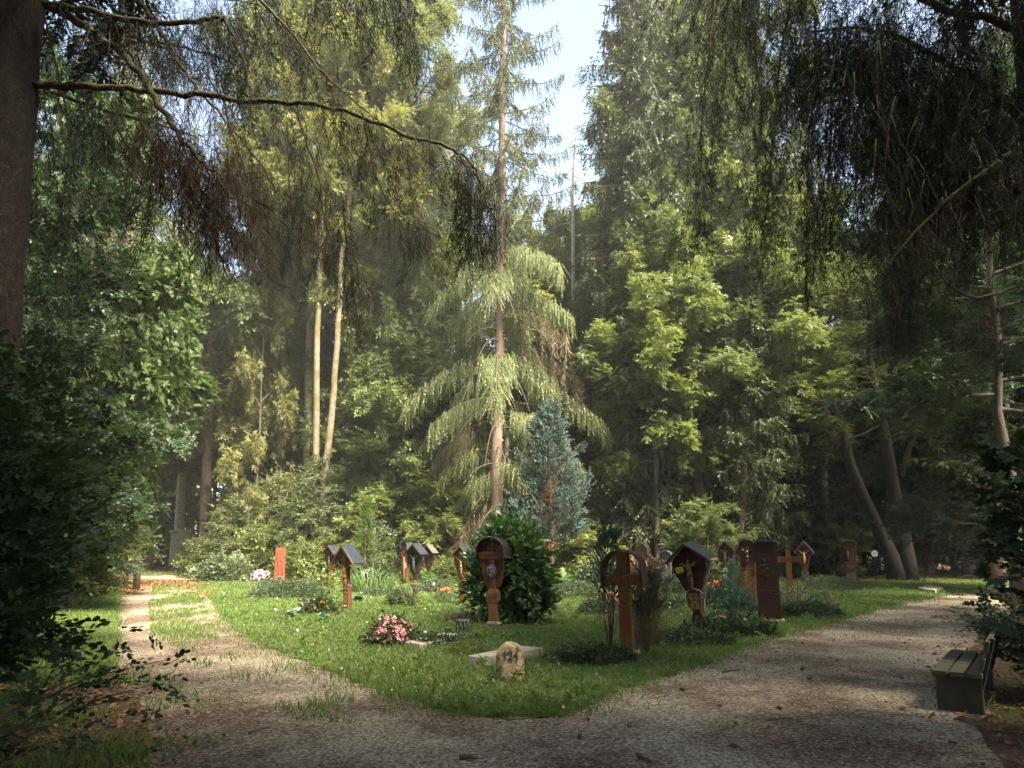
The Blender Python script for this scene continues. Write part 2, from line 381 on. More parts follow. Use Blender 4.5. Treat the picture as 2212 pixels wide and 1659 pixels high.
def ground_mat(name, stops, big, bigc, sc=60.0, bump=.6, vor=90.0, bigscale=.35, lo=.45, hi=.62, vmix=.55):
    m, t, N, L, out = nt(name); p = N("BsdfPrincipled"); p.inputs['Roughness'].default_value = .95; p.inputs['Specular IOR Level'].default_value = .15
    tc = N("TexCoord"); vo = N("TexVoronoi", i_Scale=vor); L(tc.outputs['Object'], vo.inputs[0])
    wn_ = N("SeparateColor"); L(vo.outputs['Color'], wn_.inputs[0])
    n1 = N("TexNoise", i_Scale=sc * .35, i_Detail=8.0, i_Roughness=.7); L(tc.outputs['Object'], n1.inputs[0])
    mm = N("Math", operation='MULTIPLY'); L(wn_.outputs[0], mm.inputs[0]); mm.inputs[1].default_value = vmix
    ma = N("Math", operation='MULTIPLY_ADD'); L(n1.outputs[0], ma.inputs[0]); ma.inputs[1].default_value = 1 - vmix * .6; L(mm.outputs[0], ma.inputs[2])
    r = ramp(N, stops); L(ma.outputs[0], r.inputs[0])
    n2 = N("TexNoise", i_Scale=bigscale, i_Detail=7.0, i_Roughness=.62); L(tc.outputs['Object'], n2.inputs[0]); rr = ramp(N, [(lo, (0, 0, 0)), (hi, (1, 1, 1))]); L(n2.outputs[0], rr.inputs[0])
    r2 = ramp(N, bigc); L(ma.outputs[0], r2.inputs[0])
    mx = N("Mix", data_type='RGBA'); L(rr.outputs[0], mx.inputs[0]); L(r.outputs[0], mx.inputs[6]); L(r2.outputs[0], mx.inputs[7]); L(mx.outputs[2], p.inputs['Base Color'])
    b = N("Bump", i_Strength=bump, i_Distance=.02); L(vo.outputs['Distance'], b.inputs['Height']); b.invert = True
    b2 = N("Bump", i_Strength=bump, i_Distance=.03); L(n1.outputs[0], b2.inputs['Height']); L(b.outputs[0], b2.inputs['Normal']); L(b2.outputs[0], p.inputs['Normal']); L(p.outputs[0], out.inputs[0]); return m

M = {}
M['spruce'] = leaf_mat('spruce needles', [(0, (.08, .06, .03)), (.12, (.05, .062, .022)), (.6, (.09, .11, .038)), (1, (.15, .165, .06))], .25)
M['spruce_lime'] = leaf_mat('lime spruce needles', [(0, (.20, .16, .09)), (.15, (.10, .125, .05)), (.6, (.145, .17, .07)), (1, (.21, .225, .10))], .35)
M['spruce_grey'] = leaf_mat('upper spruce needles', [(0, (.09, .07, .05)), (.15, (.05, .062, .028)), (1, (.12, .14, .06))], .25)
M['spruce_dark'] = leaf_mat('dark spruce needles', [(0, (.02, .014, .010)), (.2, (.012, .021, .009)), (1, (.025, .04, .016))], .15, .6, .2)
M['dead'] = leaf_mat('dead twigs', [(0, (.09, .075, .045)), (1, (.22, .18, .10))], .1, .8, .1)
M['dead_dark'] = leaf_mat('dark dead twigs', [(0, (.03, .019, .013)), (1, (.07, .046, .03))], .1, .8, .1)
M['beech'] = leaf_mat('beech leaves', [(0, (.06, .085, .025)), (.6, (.12, .15, .045)), (1, (.19, .21, .07))])
M['lime'] = leaf_mat('hornbeam leaves', [(0, (.09, .115, .028)), (.6, (.155, .185, .05)), (1, (.22, .24, .07))], .4)
M['ash'] = leaf_mat('ash leaves', [(0, (.09, .105, .03)), (.6, (.15, .165, .05)), (1, (.21, .22, .075))], .4)
M['maple'] = leaf_mat('maple leaves', [(0, (.042, .07, .018)), (.7, (.075, .112, .033)), (.93, (.11, .145, .05)), (1, (.2, .18, .05))], .35, .5, .3)
M['yellowing'] = leaf_mat('yellowing leaves', [(0, (.07, .085, .025)), (.6, (.14, .15, .045)), (1, (.22, .20, .065))], .4)
M['hazel'] = leaf_mat('hazel leaves', [(0, (.016, .032, .010)), (1, (.032, .06, .018))], .25, .5, .3)
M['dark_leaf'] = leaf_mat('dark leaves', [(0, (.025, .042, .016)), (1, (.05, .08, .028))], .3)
M['laurel'] = leaf_mat('laurel leaves', [(0, (.03, .065, .016)), (.8, (.065, .13, .03)), (1, (.13, .18, .045))], .15, .28, .6, .1)
M['ivy'] = leaf_mat('ivy leaves', [(0, (.02, .045, .016)), (1, (.06, .10, .035))], .15, .4, .4)
M['ivy_brown'] = leaf_mat('withered ivy leaves', [(0, (.09, .045, .025)), (.6, (.16, .09, .045)), (1, (.12, .15, .05))], .2)
M['blue'] = leaf_mat('blue conifer scales', [(0, (.05, .06, .045)), (.2, (.05, .078, .064)), (1, (.115, .16, .138))], .12, .6, .25, .05)
M['cypress'] = leaf_mat('cypress scales', [(0, (.05, .05, .03)), (.2, (.035, .07, .04)), (1, (.08, .13, .08))], .15)
M['cypress_brown'] = leaf_mat('browned cypress twigs', [(0, (.10, .06, .03)), (1, (.16, .12, .05))], .15)
M['thuja'] = leaf_mat('thuja scales', [(0, (.06, .10, .02)), (1, (.13, .20, .05))], .3)
M['cover'] = leaf_mat('ground cover leaves', [(0, (.045, .065, .03)), (1, (.12, .155, .075))], .2, .45, .4)
M['cover_dark'] = leaf_mat('ivy ground cover leaves', [(0, (.035, .055, .02)), (1, (.08, .115, .045))], .2, .4, .45)
M['juniper'] = leaf_mat('juniper needles', [(0, (.02, .05, .025)), (1, (.06, .12, .07))], .2)
M['grass'] = leaf_mat('grass blades', [(0, (.065, .105, .022)), (.6, (.105, .16, .036)), (1, (.18, .22, .065))], .45, .5, .3, 0)
M['weed'] = leaf_mat('lawn weed leaves', [(0, (.07, .13, .05)), (1, (.20, .27, .16))], .2, .3, .6, 0)
M['drygrass'] = leaf_mat('thin path grass', [(0, (.075, .085, .025)), (1, (.15, .155, .055))], .35, .5, .3, 0)
M['fern'] = leaf_mat('fern fronds', [(0, (.05, .09, .025)), (1, (.11, .17, .05))], .35)
M['daylily'] = leaf_mat('daylily blades', [(0, (.06, .11, .03)), (1, (.15, .22, .07))], .3)
M['begonia'] = leaf_mat('begonia leaves', [(0, (.035, .05, .02)), (.8, (.06, .10, .03)), (1, (.13, .06, .03))], .2, .35, .5)
M['pink'] = leaf_mat('pink petals', [(0, (.75, .28, .32)), (.7, (.85, .45, .46)), (1, (.9, .65, .62))], .4, .5, .3, 0)
M['coral'] = leaf_mat('coral petals', [(0, (.65, .06, .03)), (1, (.8, .2, .06))], .3, .5, .3, 0)
M['white'] = leaf_mat('white petals', [(0, (.6, .58, .55)), (1, (.85, .83, .8))], .3, .6, .3, 0)
M['heather'] = leaf_mat('faded heather', [(0, (.12, .06, .07)), (1, (.26, .14, .16))], .2, .8, .1)
M['litter'] = leaf_mat('fallen leaves', [(0, (.09, .045, .025)), (.6, (.22, .11, .05)), (.9, (.32, .19, .09)), (1, (.42, .35, .22))], .1, .7, .2, 0)
M['hosta'] = leaf_mat('pale broad leaves', [(0, (.10, .18, .08)), (1, (.3, .38, .3))], .2, .3, .5)
M['yew'] = leaf_mat('yew needles', [(0, (.08, .06, .03)), (.12, (.06, .08, .028)), (.6, (.105, .135, .045)), (1, (.18, .20, .075))], .3)
M['bark_spruce'] = bark_mat('spruce bark', (.13, .09, .065), (.26, .19, .14), 7, .5, .6)
M['bark_pale'] = bark_mat('pale lichened bark', (.11, .085, .055), (.27, .22, .15), 9, .5, .8, patch=(.13, .115, .045))
M['bark_red'] = bark_mat('reddish bark', (.12, .06, .045), (.23, .125, .09), 7, .35, .6)
M['bark_grey'] = bark_mat('grey bark', (.06, .05, .038), (.14, .115, .085), 5, .3, .4)
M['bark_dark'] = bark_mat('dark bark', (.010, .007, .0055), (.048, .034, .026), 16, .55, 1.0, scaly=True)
M['bark_birch'] = bark_mat('birch bark', (.26, .22, .17), (.68, .62, .53), 5, .3, .3, birch=True)
M['bark_forked'] = bark_mat('dark beech bark', (.012, .010, .007), (.032, .027, .018), 5, .4, .5)
M['bark_moss'] = bark_mat('mossy limb bark', (.035, .022, .016), (.075, .05, .034), 9, .5, .6, moss=(.07, .085, .02))
M['twig'] = bark_mat('twig bark', (.06, .045, .03), (.13, .10, .07), 9, .5, .3)
M['wood_red'] = wood_mat('red-brown wood', (.055, .02, .011), (.125, .047, .025))
M['wood_dark'] = wood_mat('dark red-brown wood', (.022, .011, .008), (.058, .025, .017), .55)
M['wood_darker'] = wood_mat('blackened wood', (.02, .014, .012), (.055, .036, .03), .6)
M['wood_orange'] = wood_mat('orange wood', (.16, .06, .014), (.27, .11, .028), .5)
M['wood_tan'] = wood_mat('tan carved wood', (.10, .045, .016), (.23, .115, .045), .6, 26, .35, .0)
M['wood_tan_carved'] = wood_mat('tan carved relief', (.085, .038, .014), (.19, .095, .038), .6, 26, .3, .9)
M['wood_grey'] = wood_mat('weathered grey wood', (.07, .058, .045), (.15, .128, .10), .8, 24, .4)
M['wood_brown_relief'] = wood_mat('carved brown figure', (.10, .045, .024), (.2, .10, .055), .5)
M['wood_plank'] = wood_mat('mossy bench plank', (.045, .04, .028), (.095, .085, .06), .8, 20, .4, 0, (.09, .095, .04))
M['corten'] = plain_mat('rusted steel', (.19, .042, .014), .85, .0, (.12, .028, .011), 5, .15)
M['roof'] = plain_mat('dark sheet roof', (.10, .11, .135), .33, .75, (.055, .06, .075), 6, .05)
M['roof_brown'] = plain_mat('brown copper roof', (.085, .06, .055), .4, .7, (.045, .04, .045), 6, .1)
M['roof_patina'] = plain_mat('patinated copper', (.14, .2, .2), .45, .6, (.06, .075, .085), 7, .08)
M['bronze'] = plain_mat('bronze figure', (.06, .05, .042), .35, .8, (.11, .095, .08), 14, .1)
M['verdigris'] = plain_mat('verdigris figure', (.11, .19, .17), .6, .3, (.07, .11, .1), 18, .1)
M['gold'] = plain_mat('dull gilt lettering', (.36, .24, .10), .55, .2)
M['ochre'] = plain_mat('gilded pale figure', (.55, .38, .16), .5, .1, (.4, .25, .1))
M['white_paint'] = plain_mat('white lettering', (.75, .72, .66), .6)
M['black_ink'] = plain_mat('dark cut lettering', (.035, .022, .015), .8)
M['yellow'] = plain_mat('yellow tag', (.62, .47, .02), .5)
M['stone124'] = stone_mat('mossy limestone', (.26, .19, .12), (.44, .34, .23), (.10, .072, .03), .50, .62, 10, .95)
M['cut_number'] = plain_mat('weathered cut number', (.04, .027, .016), .9, 0, (.07, .048, .028), 30)
M['slab'] = stone_mat('pale slab stone', (.22, .19, .145), (.33, .29, .225), (.12, .11, .06), .62, .72, 6, .3)
M['pillar'] = stone_mat('grey stone pillar', (.40, .36, .27), (.52, .47, .36), (.16, .14, .09), .55, .7, 3, .3)
M['plinth'] = stone_mat('plinth stone', (.3, .25, .18), (.45, .38, .28), (.12, .11, .05), .5, .62, 9, .5)
M['lantern'] = plain_mat('brown bronze lantern', (.16, .115, .09), .45, .6, (.09, .07, .055), 12, .1)
M['glass'] = plain_mat('lantern glass', (.035, .045, .04), .15, 0, (.06, .075, .065), 3, 0, .6)
M['terracotta'] = plain_mat('terracotta', (.45, .22, .13), .8)
M['tin'] = plain_mat('pale metal', (.24, .27, .26), .5, .6)
M['silver'] = plain_mat('dull silver figure', (.13, .13, .125), .45, .6, (.2, .2, .19), 16)
M['soil'] = ground_mat('dark soil', [(.2, (.025, .015, .011)), (.9, (.075, .048, .034))], .5, [(.2, (.03, .018, .012)), (.9, (.09, .055, .04))])
M['concrete'] = plain_mat('bench concrete', (.05, .046, .034), .9, 0, (.03, .027, .02), 7, .3)
M['gravel'] = ground_mat('gravel path', [(.15, (.06, .045, .028)), (.45, (.19, .15, .098)), (.72, (.32, .262, .18)), (1, (.48, .42, .32))], .5,
                         [(.15, (.035, .02, .012)), (.55, (.085, .058, .038)), (.85, (.16, .115, .078)), (1, (.3, .235, .165))], 60, 1.0, 48, .5, .42, .58, .75)
M['floor'] = ground_mat('forest floor', [(.2, (.022, .015, .01)), (.55, (.065, .04, .025)), (.85, (.13, .075, .042)), (1, (.2, .13, .08))], .5,
                        [(.2, (.025, .028, .01)), (.7, (.055, .06, .022)), (1, (.1, .1, .04))], 40, .8, 40, .6)
M['turf'] = ground_mat('lawn soil', [(.2, (.06, .08, .022)), (.9, (.12, .16, .045))], .5, [(.2, (.075, .075, .028)), (.9, (.15, .15, .055))], 40, .5, 60, .5)
# ------------------------------------------------------------------ the ground, the paths, the lawn
def sheet(name, poly, z, m, kind='structure', jag=.06, step=.25):
    P = []; r = random.Random(name); n = len(poly)
    for i in range(n):
        a, b = poly[i], poly[(i + 1) % n]; k = max(1, int((b - a).length / step)); nn = Vector((-(b - a).y, (b - a).x, 0)).normalized()
        for j in range(k):
            p = a.lerp(b, j / k) + nn * r.uniform(-jag, jag); P.append((p.x, p.y, z))
    me = bpy.data.meshes.new(name); me.from_pydata(P, [], [tuple(range(len(P)))]); me.materials.append(m); me.update()
    if me.polygons[0].normal.z < 0: me.flip_normals()
    return tag(link(name, me), kind=kind)
def inside(poly, x, y):
    c = np.zeros(len(x), bool); n = len(poly)
    for i in range(n):
        a, b = poly[i], poly[(i + 1) % n]
        if a.y == b.y: continue
        c ^= ((a.y > y) != (b.y > y)) & (x < (b.x - a.x) * (y - a.y) / (b.y - a.y) + a.x)
    return c
def edge_dist(poly, x, y):
    d = np.full(len(x), 1e9)
    for i in range(len(poly)):
        a, b = poly[i], poly[(i + 1) % len(poly)]; ex, ey = b.x - a.x, b.y - a.y; l2 = ex * ex + ey * ey + 1e-9
        t = np.clip(((x - a.x) * ex + (y - a.y) * ey) / l2, 0, 1); d = np.minimum(d, np.hypot(x - a.x - t * ex, y - a.y - t * ey))
    return d

LAWN_EDGE = [(432, 1255), (452, 1285), (480, 1330), (530, 1376), (600, 1407), (690, 1442), (790, 1482), (900, 1518), (1000, 1542), (1100, 1552), (1180, 1550), (1250, 1530),
             (1330, 1492), (1430, 1466), (1530, 1430), (1620, 1396), (1720, 1366), (1830, 1336), (1930, 1308), (2040, 1286), (2130, 1270), (2260, 1260)]
LE = [G(*p) for p in LAWN_EDGE]
lawn_poly = LE + [Vector((27, 34.5, 0)), Vector((14, 35, 0)), Vector((0, 36, 0)), Vector((-11, 36, 0))]
path_poly = list(LE) + [Vector((30, 31.0, 0)), Vector((40, 31, 0)), Vector((40, 24, 0))] + [G(*p) for p in ((2400, 1284), (2190, 1320), (2085, 1410), (2030, 1500))] + [Vector((3.6, 5, 0)), Vector((3.2, 1, 0)), Vector((3, -6, 0)), Vector((-2.5, -6, 0)), Vector((-2.6, 2, 0)), Vector((-2.6, 4.6, 0))] + \
    [G(*p) for p in ((345, 1600), (300, 1500), (240, 1440), (250, 1370), (255, 1300), (268, 1258), (300, 1240))] + [Vector((-26, 46, 0)), Vector((-24, 48, 0)), Vector((-19.5, 42, 0)), Vector((-18, 37.5, 0))]
verge_poly = [G(*p) for p in ((268, 1262), (255, 1300), (250, 1370), (240, 1440), (200, 1475))] + [Vector((-8.0, 8.6, 0)), Vector((-10, 11, 0)), Vector((-13, 15, 0)), Vector((-17.5, 24, 0))]
gb = MB(); gb.add([(-400, -200, 0), (400, -200, 0), (400, 700, 0), (-400, 700, 0)], [(0, 1, 2, 3)])
tag(gb.build('ground', M['floor']), kind='structure')
sheet('gravel_path', path_poly, .006, M['gravel'], jag=.1)
sheet('lawn', lawn_poly, .014, M['turf'], jag=.13)
sheet('grass_verge', verge_poly, .014, M['turf'], jag=.1)
far_grass = [G(*p) for p in ((255, 1238), (330, 1244), (440, 1240), (450, 1226), (240, 1226))]
sheet('far_verge', far_grass, .018, M['turf'])

def blades(name, poly, n, hgt, wid, m, label=None, dens=None, mats=None, edge=.0):
    x0, x1 = min(p.x for p in poly), max(p.x for p in poly); y0, y1 = min(p.y for p in poly), max(p.y for p in poly)
    k = int(n * 3); u = rng.random(k); y = y0 + (y1 - y0) * u ** 1.7; x = rng.uniform(x0, x1, k)
    ok = inside(poly, x, y)
    if edge: ok |= (edge_dist(poly, x, y) < rng.exponential(edge, k))
    if dens is not None: ok &= rng.random(k) < dens(x, y)
    ok &= np.abs(x) < y * .86 + 1.5
    x, y = x[ok][:n], y[ok][:n]; n = len(x)
    clump = np.sin(x * 3.1 + np.sin(y * 2.3) * 2) * np.sin(y * 2.7 + np.sin(x * 1.9) * 2) * .5 + .5
    h = hgt * rng.uniform(.5, 1.3, n) * (.6 + .6 * clump); w = wid * rng.uniform(.7, 1.3, n) * (1 + y / 22)
    a = rng.uniform(0, 2 * PI, n); lx, ly = rng.normal(0, .45, n) * h, rng.normal(0, .45, n) * h
    dx, dy = np.cos(a) * w / 2, np.sin(a) * w / 2; z = np.full(n, .012)
    V = np.stack([np.stack([x - dx, y - dy, z], 1), np.stack([x + dx, y + dy, z], 1), np.stack([x + lx * .45 + dx * .7, y + ly * .45 + dy * .7, z + h * .6], 1), np.stack([x + lx, y + ly, z + h], 1), np.stack([x + lx * .45 - dx * .7, y + ly * .45 - dy * .7, z + h * .6], 1)], 1).reshape(-1, 3)
    F = (np.arange(n) * 5)[:, None]; F = np.concatenate([F + [[0, 1, 2, 4]], F + [[4, 2, 3, 3]]]) if False else np.concatenate([F + [[0, 1, 2, 4]]] + [F + [[2, 3, 4, 2]]])
    tri = np.concatenate([(np.arange(n) * 5)[:, None] + a_ for a_ in ([[0, 1, 2]], [[0, 2, 4]], [[4, 2, 3]])])
    big = np.sin(x * .55 + 1.3 * np.sin(y * .41)) * np.sin(y * .47 + 1.1 * np.sin(x * .6)); t = np.clip(rng.random(n) * .6 + clump * .25 + .22 * big + .1, 0, 1)
    me = np_mesh(name, V, tri, m, np.repeat(t, 5))
    return tag(link(name, me), kind='stuff')
blades('lawn_grass', lawn_poly, 300000, .075, .007, M['grass'], edge=.16)
blades('verge_grass', verge_poly, 42000, .10, .009, M['grass'], edge=.06)
blades('far_grass', far_grass, 6000, .1, .012, M['drygrass'])
# worn tufts that grow down the middle of both paths
strip_l = [G(*p) for p in ((330, 1262), (440, 1262), (440, 1300), (455, 1340), (520, 1385), (640, 1440), (760, 1500), (820, 1570), (640, 1560), (480, 1480), (380, 1420), (325, 1370), (320, 1310))]
def strip_density(x, y):
    n = np.sin(x * 2.1 + 1.3 * np.sin(y * .9)) * np.sin(y * 1.3 + 1.7 * np.sin(x * 1.1)) + .6 * np.sin(x * 5.3 + y * 2.2) * np.sin(y * 4.1)
    return np.clip((n + .45) * 1.4, .03, 1) * np.where(y > 13, 1.0, .35)
blades('path_grass', strip_l, 60000, .09, .009, M['grass'], dens=strip_density)
strip_r = [G(*p) for p in ((1500, 1490), (1720, 1410), (1950, 1330), (2100, 1300), (2212, 1290), (2212, 1310), (2050, 1350), (1900, 1400), (1700, 1470))]
blades('path_grass', strip_r, 14000, .06, .008, M['drygrass'], dens=lambda x, y: strip_density(x + 3, y) * .5)
litter_l = [G(*p) for p in ((345, 1600), (300, 1500), (240, 1440))] + [Vector((-8, 9, 0)), Vector((-6, 4, 0)), Vector((-2.6, 4.5, 0))]
blades('undergrowth', litter_l, 9000, .11, .008, M['grass'], dens=lambda x, y: np.clip(np.sin(x * 2.3) * np.sin(y * 2.9) + .25, .02, 1), edge=.4)

# broad-leaved lawn weeds, pebbles, fallen leaves: scatter nobody could count
def scatter(name, poly, n, size, templates, m, flat=.5, z=.02, bias=1.7, dens=None, edge=0.0, up=0.0):
    x0, x1 = min(p.x for p in poly), max(p.x for p in poly); y0, y1 = min(p.y for p in poly), max(p.y for p in poly); k = n * 4
    y = y0 + (y1 - y0) * rng.random(k) ** bias; x = rng.uniform(x0, x1, k); ok = inside(poly, x, y)
    if edge: ok |= edge_dist(poly, x, y) < rng.exponential(edge, k)
    if dens is not None: ok &= rng.random(k) < dens(x, y)
    ok &= np.abs(x) < y * .86 + 1.5
    x, y = x[ok][:n], y[ok][:n]; n = len(x)
    d = np.stack([rng.normal(0, 1, n), rng.normal(0, 1, n), rng.normal(up, flat, n)], 1); u = np.stack([rng.normal(0, flat, n), rng.normal(0, flat, n), np.ones(n)], 1)
    V, F, R = place(templates, np.stack([x, y, np.full(n, z)], 1), frames(d, u), size * rng.uniform(.5, 1.4, n))
    return tag(link(name, np_mesh(name, V, F, m, R)), kind='stuff')
ONELEAF = []
for s in range(4):
    r = np.random.default_rng(s); v, f = leaf_quads(np.zeros(3), np.array([1.0, 0, 0]), np.array([0, 0, 1.0]), 1, .55 + .2 * r.random(), r.uniform(-.5, .6)); v = v - [.5, 0, 0]
    ONELEAF.append((v, f, np.full(6, .5)))
NEEDLE_STRAW = [(np.array([[-.5, -.04, 0], [.5, -.03, 0], [.5, .03, .02], [-.5, .04, .02]]), np.array([[0, 1, 2, 3]]), np.full(4, t)) for t in (.1, .5, .9)]
PEB = []
for s in range(5):
    r = np.random.default_rng(s + 50); q = np.array([[-1, -1, -.4], [1, -1, -.4], [1, 1, -.4], [-1, 1, -.4], [-.6, -.6, .55], [.6, -.6, .55], [.6, .6, .55], [-.6, .6, .55]]) * r.uniform(.6, 1.1, (8, 3)) * [.6, .45, .45]
    PEB.append((q, np.array([[4, 5, 6, 7], [0, 1, 5, 4], [1, 2, 6, 5], [2, 3, 7, 6], [3, 0, 4, 7]]), np.full(8, .5)))
scatter('lawn_weeds', lawn_poly, 9000, .05, ONELEAF, M['weed'], 1.0, .05, 1.6, up=1.0)
scatter('lawn_weeds', lawn_poly, 5000, .16, BUSHY, M['grass'], .5, .03, 1.6, up=.6)
M['pebble'] = leaf_mat('pebbles', [(0, (.06, .042, .032)), (.7, (.17, .13, .105)), (1, (.38, .33, .28))], 0, .9, .2, 0)
scatter('gravel', path_poly, 34000, .018, PEB, M['pebble'], .3, .008, 2.6)
scatter('needle_litter', path_poly, 9000, .05, NEEDLE_STRAW, M['litter'], .15, .012, 2.4)
edge_band = [p for p in LE] + [p + Vector((0, -.45, 0)) for p in reversed(LE)]
scatter('needle_litter', edge_band, 5000, .05, NEEDLE_STRAW, M['litter'], .2, .02, 1.6, edge=.15)
scatter('fallen_leaves', edge_band, 700, .05, ONELEAF, M['litter'], .5, .025, 1.6, edge=.2)
scatter('fallen_leaves', path_poly, 2600, .055, ONELEAF, M['litter'], .45, .02, 2.2, dens=lambda x, y: np.where(np.abs(x) > y * .35, 1, .35))
scatter('fallen_leaves', lawn_poly, 900, .05, ONELEAF, M['litter'], .6, .06, 1.6)
leafy = [G(*p) for p in ((262, 1285), (272, 1258), (430, 1254), (452, 1288), (440, 1276), (360, 1268), (300, 1275))]
scatter('fallen_leaves', leafy, 4000, .10, ONELEAF, M['litter'], .5, .03, 1, edge=.25)
scatter('fallen_leaves', litter_l, 2500, .06, ONELEAF, M['litter'], .5, .02, 1.3, edge=.3)
right_floor = [Vector((3.6, 4.5, 0))] + [G(*p) for p in ((2030, 1500), (2085, 1410), (2190, 1320))] + [Vector((14, 14, 0)), Vector((9, 5, 0))]
scatter('fallen_leaves', right_floor, 3500, .06, ONELEAF, M['litter'], .5, .02, 1.3, edge=.4)
blades('undergrowth', right_floor, 7000, .12, .008, M['grass'], dens=lambda x, y: np.clip(np.sin(x * 2.7) * np.sin(y * 2.1) + .2, .02, 1))
right_wood = [G(*p) for p in ((1740, 1262), (1760, 1280), (1850, 1278), (1980, 1268), (2100, 1264), (2212, 1254), (2212, 1243), (1760, 1243))]
sheet('leaf_litter', right_wood, .02, M['floor'], jag=.3)
scatter('fallen_leaves', right_wood, 6000, .09, ONELEAF, M['litter'], .5, .03, 1, edge=.3)

# ------------------------------------------------------------------ tree makers
def wobble_path(p0, p1, n, amp, r):
    p0, p1 = Vector(p0), Vector(p1); out = []
    for i in range(n + 1):
        t = i / n; k = math.sin(PI * t); out.append(p0.lerp(p1, t) + Vector((r.normal(0, amp), r.normal(0, amp), 0)) * k)
    return out
def broadleaf(name, seed, H, h0, R, nlimb, nspray, temps, size, leafm, bark, tr=.2, flatness=.35, sub=6, rise=(.1, .7), lean=(0, 0), peak=.45, bare=0.0, zj=.28):
    """trunk mesh with limbs, crown mesh of leaf sprays borne on the limbs"""
    r = np.random.default_rng(seed); mb = MB()
    tp = wobble_path((0, 0, -.1), (lean[0], lean[1], H * .92), 8, .12 * H / 20, r)
    mb.tube(tp, [tr * (1.25 if i == 0 else 1) * (1 - .85 * i / 8) for i in range(9)], 10)
    def trunk_at(z):
        t = max(0, min(.999, z / (H * .92))) * 8; i = int(t); return tp[i].lerp(tp[i + 1], t - i)
    P, D = [], []
    for i in range(nlimb):
        f = (i + r.random()) / nlimb; z = h0 + (H * .93 - h0) * f; az = i * 2.4 + r.normal(0, .4)
        prof = math.sqrt(max(.06, 1 - ((f - peak) / (1 - peak if f > peak else peak + .25)) ** 2)); Ln = R * prof * r.uniform(.7, 1.12)
        el = r.uniform(*rise) + .6 * f * f; a = trunk_at(z); d = Vector((math.cos(az) * math.cos(el), math.sin(az) * math.cos(el), math.sin(el)))
        pts = [a]
        for s in range(1, 6):
            q = a + d * Ln * s / 5 - Vector((0, 0, .10 * Ln * (s / 5) ** 2)) + Vector(r.normal(0, .05 * Ln, 3)) * (s / 5); pts.append(q)
        r0 = tr * .42 * (1 - .7 * f) * (.5 + .5 * prof); mb.tube(pts, [r0 * (1 - .85 * s / 5) + .006 for s in range(6)], 6, caps=False)
        for k in range(sub):
            t = .25 + .75 * (k + r.random()) / sub; q = pts[min(4, int(t * 5))].lerp(pts[min(5, int(t * 5) + 1)], t * 5 - int(t * 5)) if t < 1 else pts[5]
            a2 = az + r.normal(0, .9); l2 = Ln * r.uniform(.22, .5) * (1.15 - .5 * t); d2 = Vector((math.cos(a2), math.sin(a2), r.normal(.12, .25)))
            e2 = q + d2 * l2; mb.tube([q, q.lerp(e2, .5) + Vector((0, 0, .05 * l2)), e2], [r0 * .35 + .005, r0 * .2 + .004, .004], 4, caps=False)
            m_ = max(3, int(nspray / (nlimb * sub) * (.5 + prof) * r.uniform(.4, 1.5)))
            for j in range(m_):
                tt = r.uniform(.15, 1.1); p = q.lerp(e2, tt) + Vector(r.normal(0, .13 * l2 + .06, 3) * np.array([1, 1, .55])); P.append(p + Vector((0, 0, r.normal(0, zj)))); a3 = a2 + r.normal(0, 1.0)
                D.append((math.cos(a3), math.sin(a3), r.normal(-.25, .45)))
    P = np.array([tuple(p) for p in P]); D = np.array(D); U = np.stack([r.normal(0, flatness, len(P)), r.normal(0, flatness, len(P)), np.ones(len(P))], 1)
    V, F, Rr = place(temps, P, frames(D, U), size * r.uniform(.7, 1.25, len(P)))
    return (mb.mesh(name + '_trunk', bark, True), np_mesh(name + '_crown', V, F, leafm, Rr))

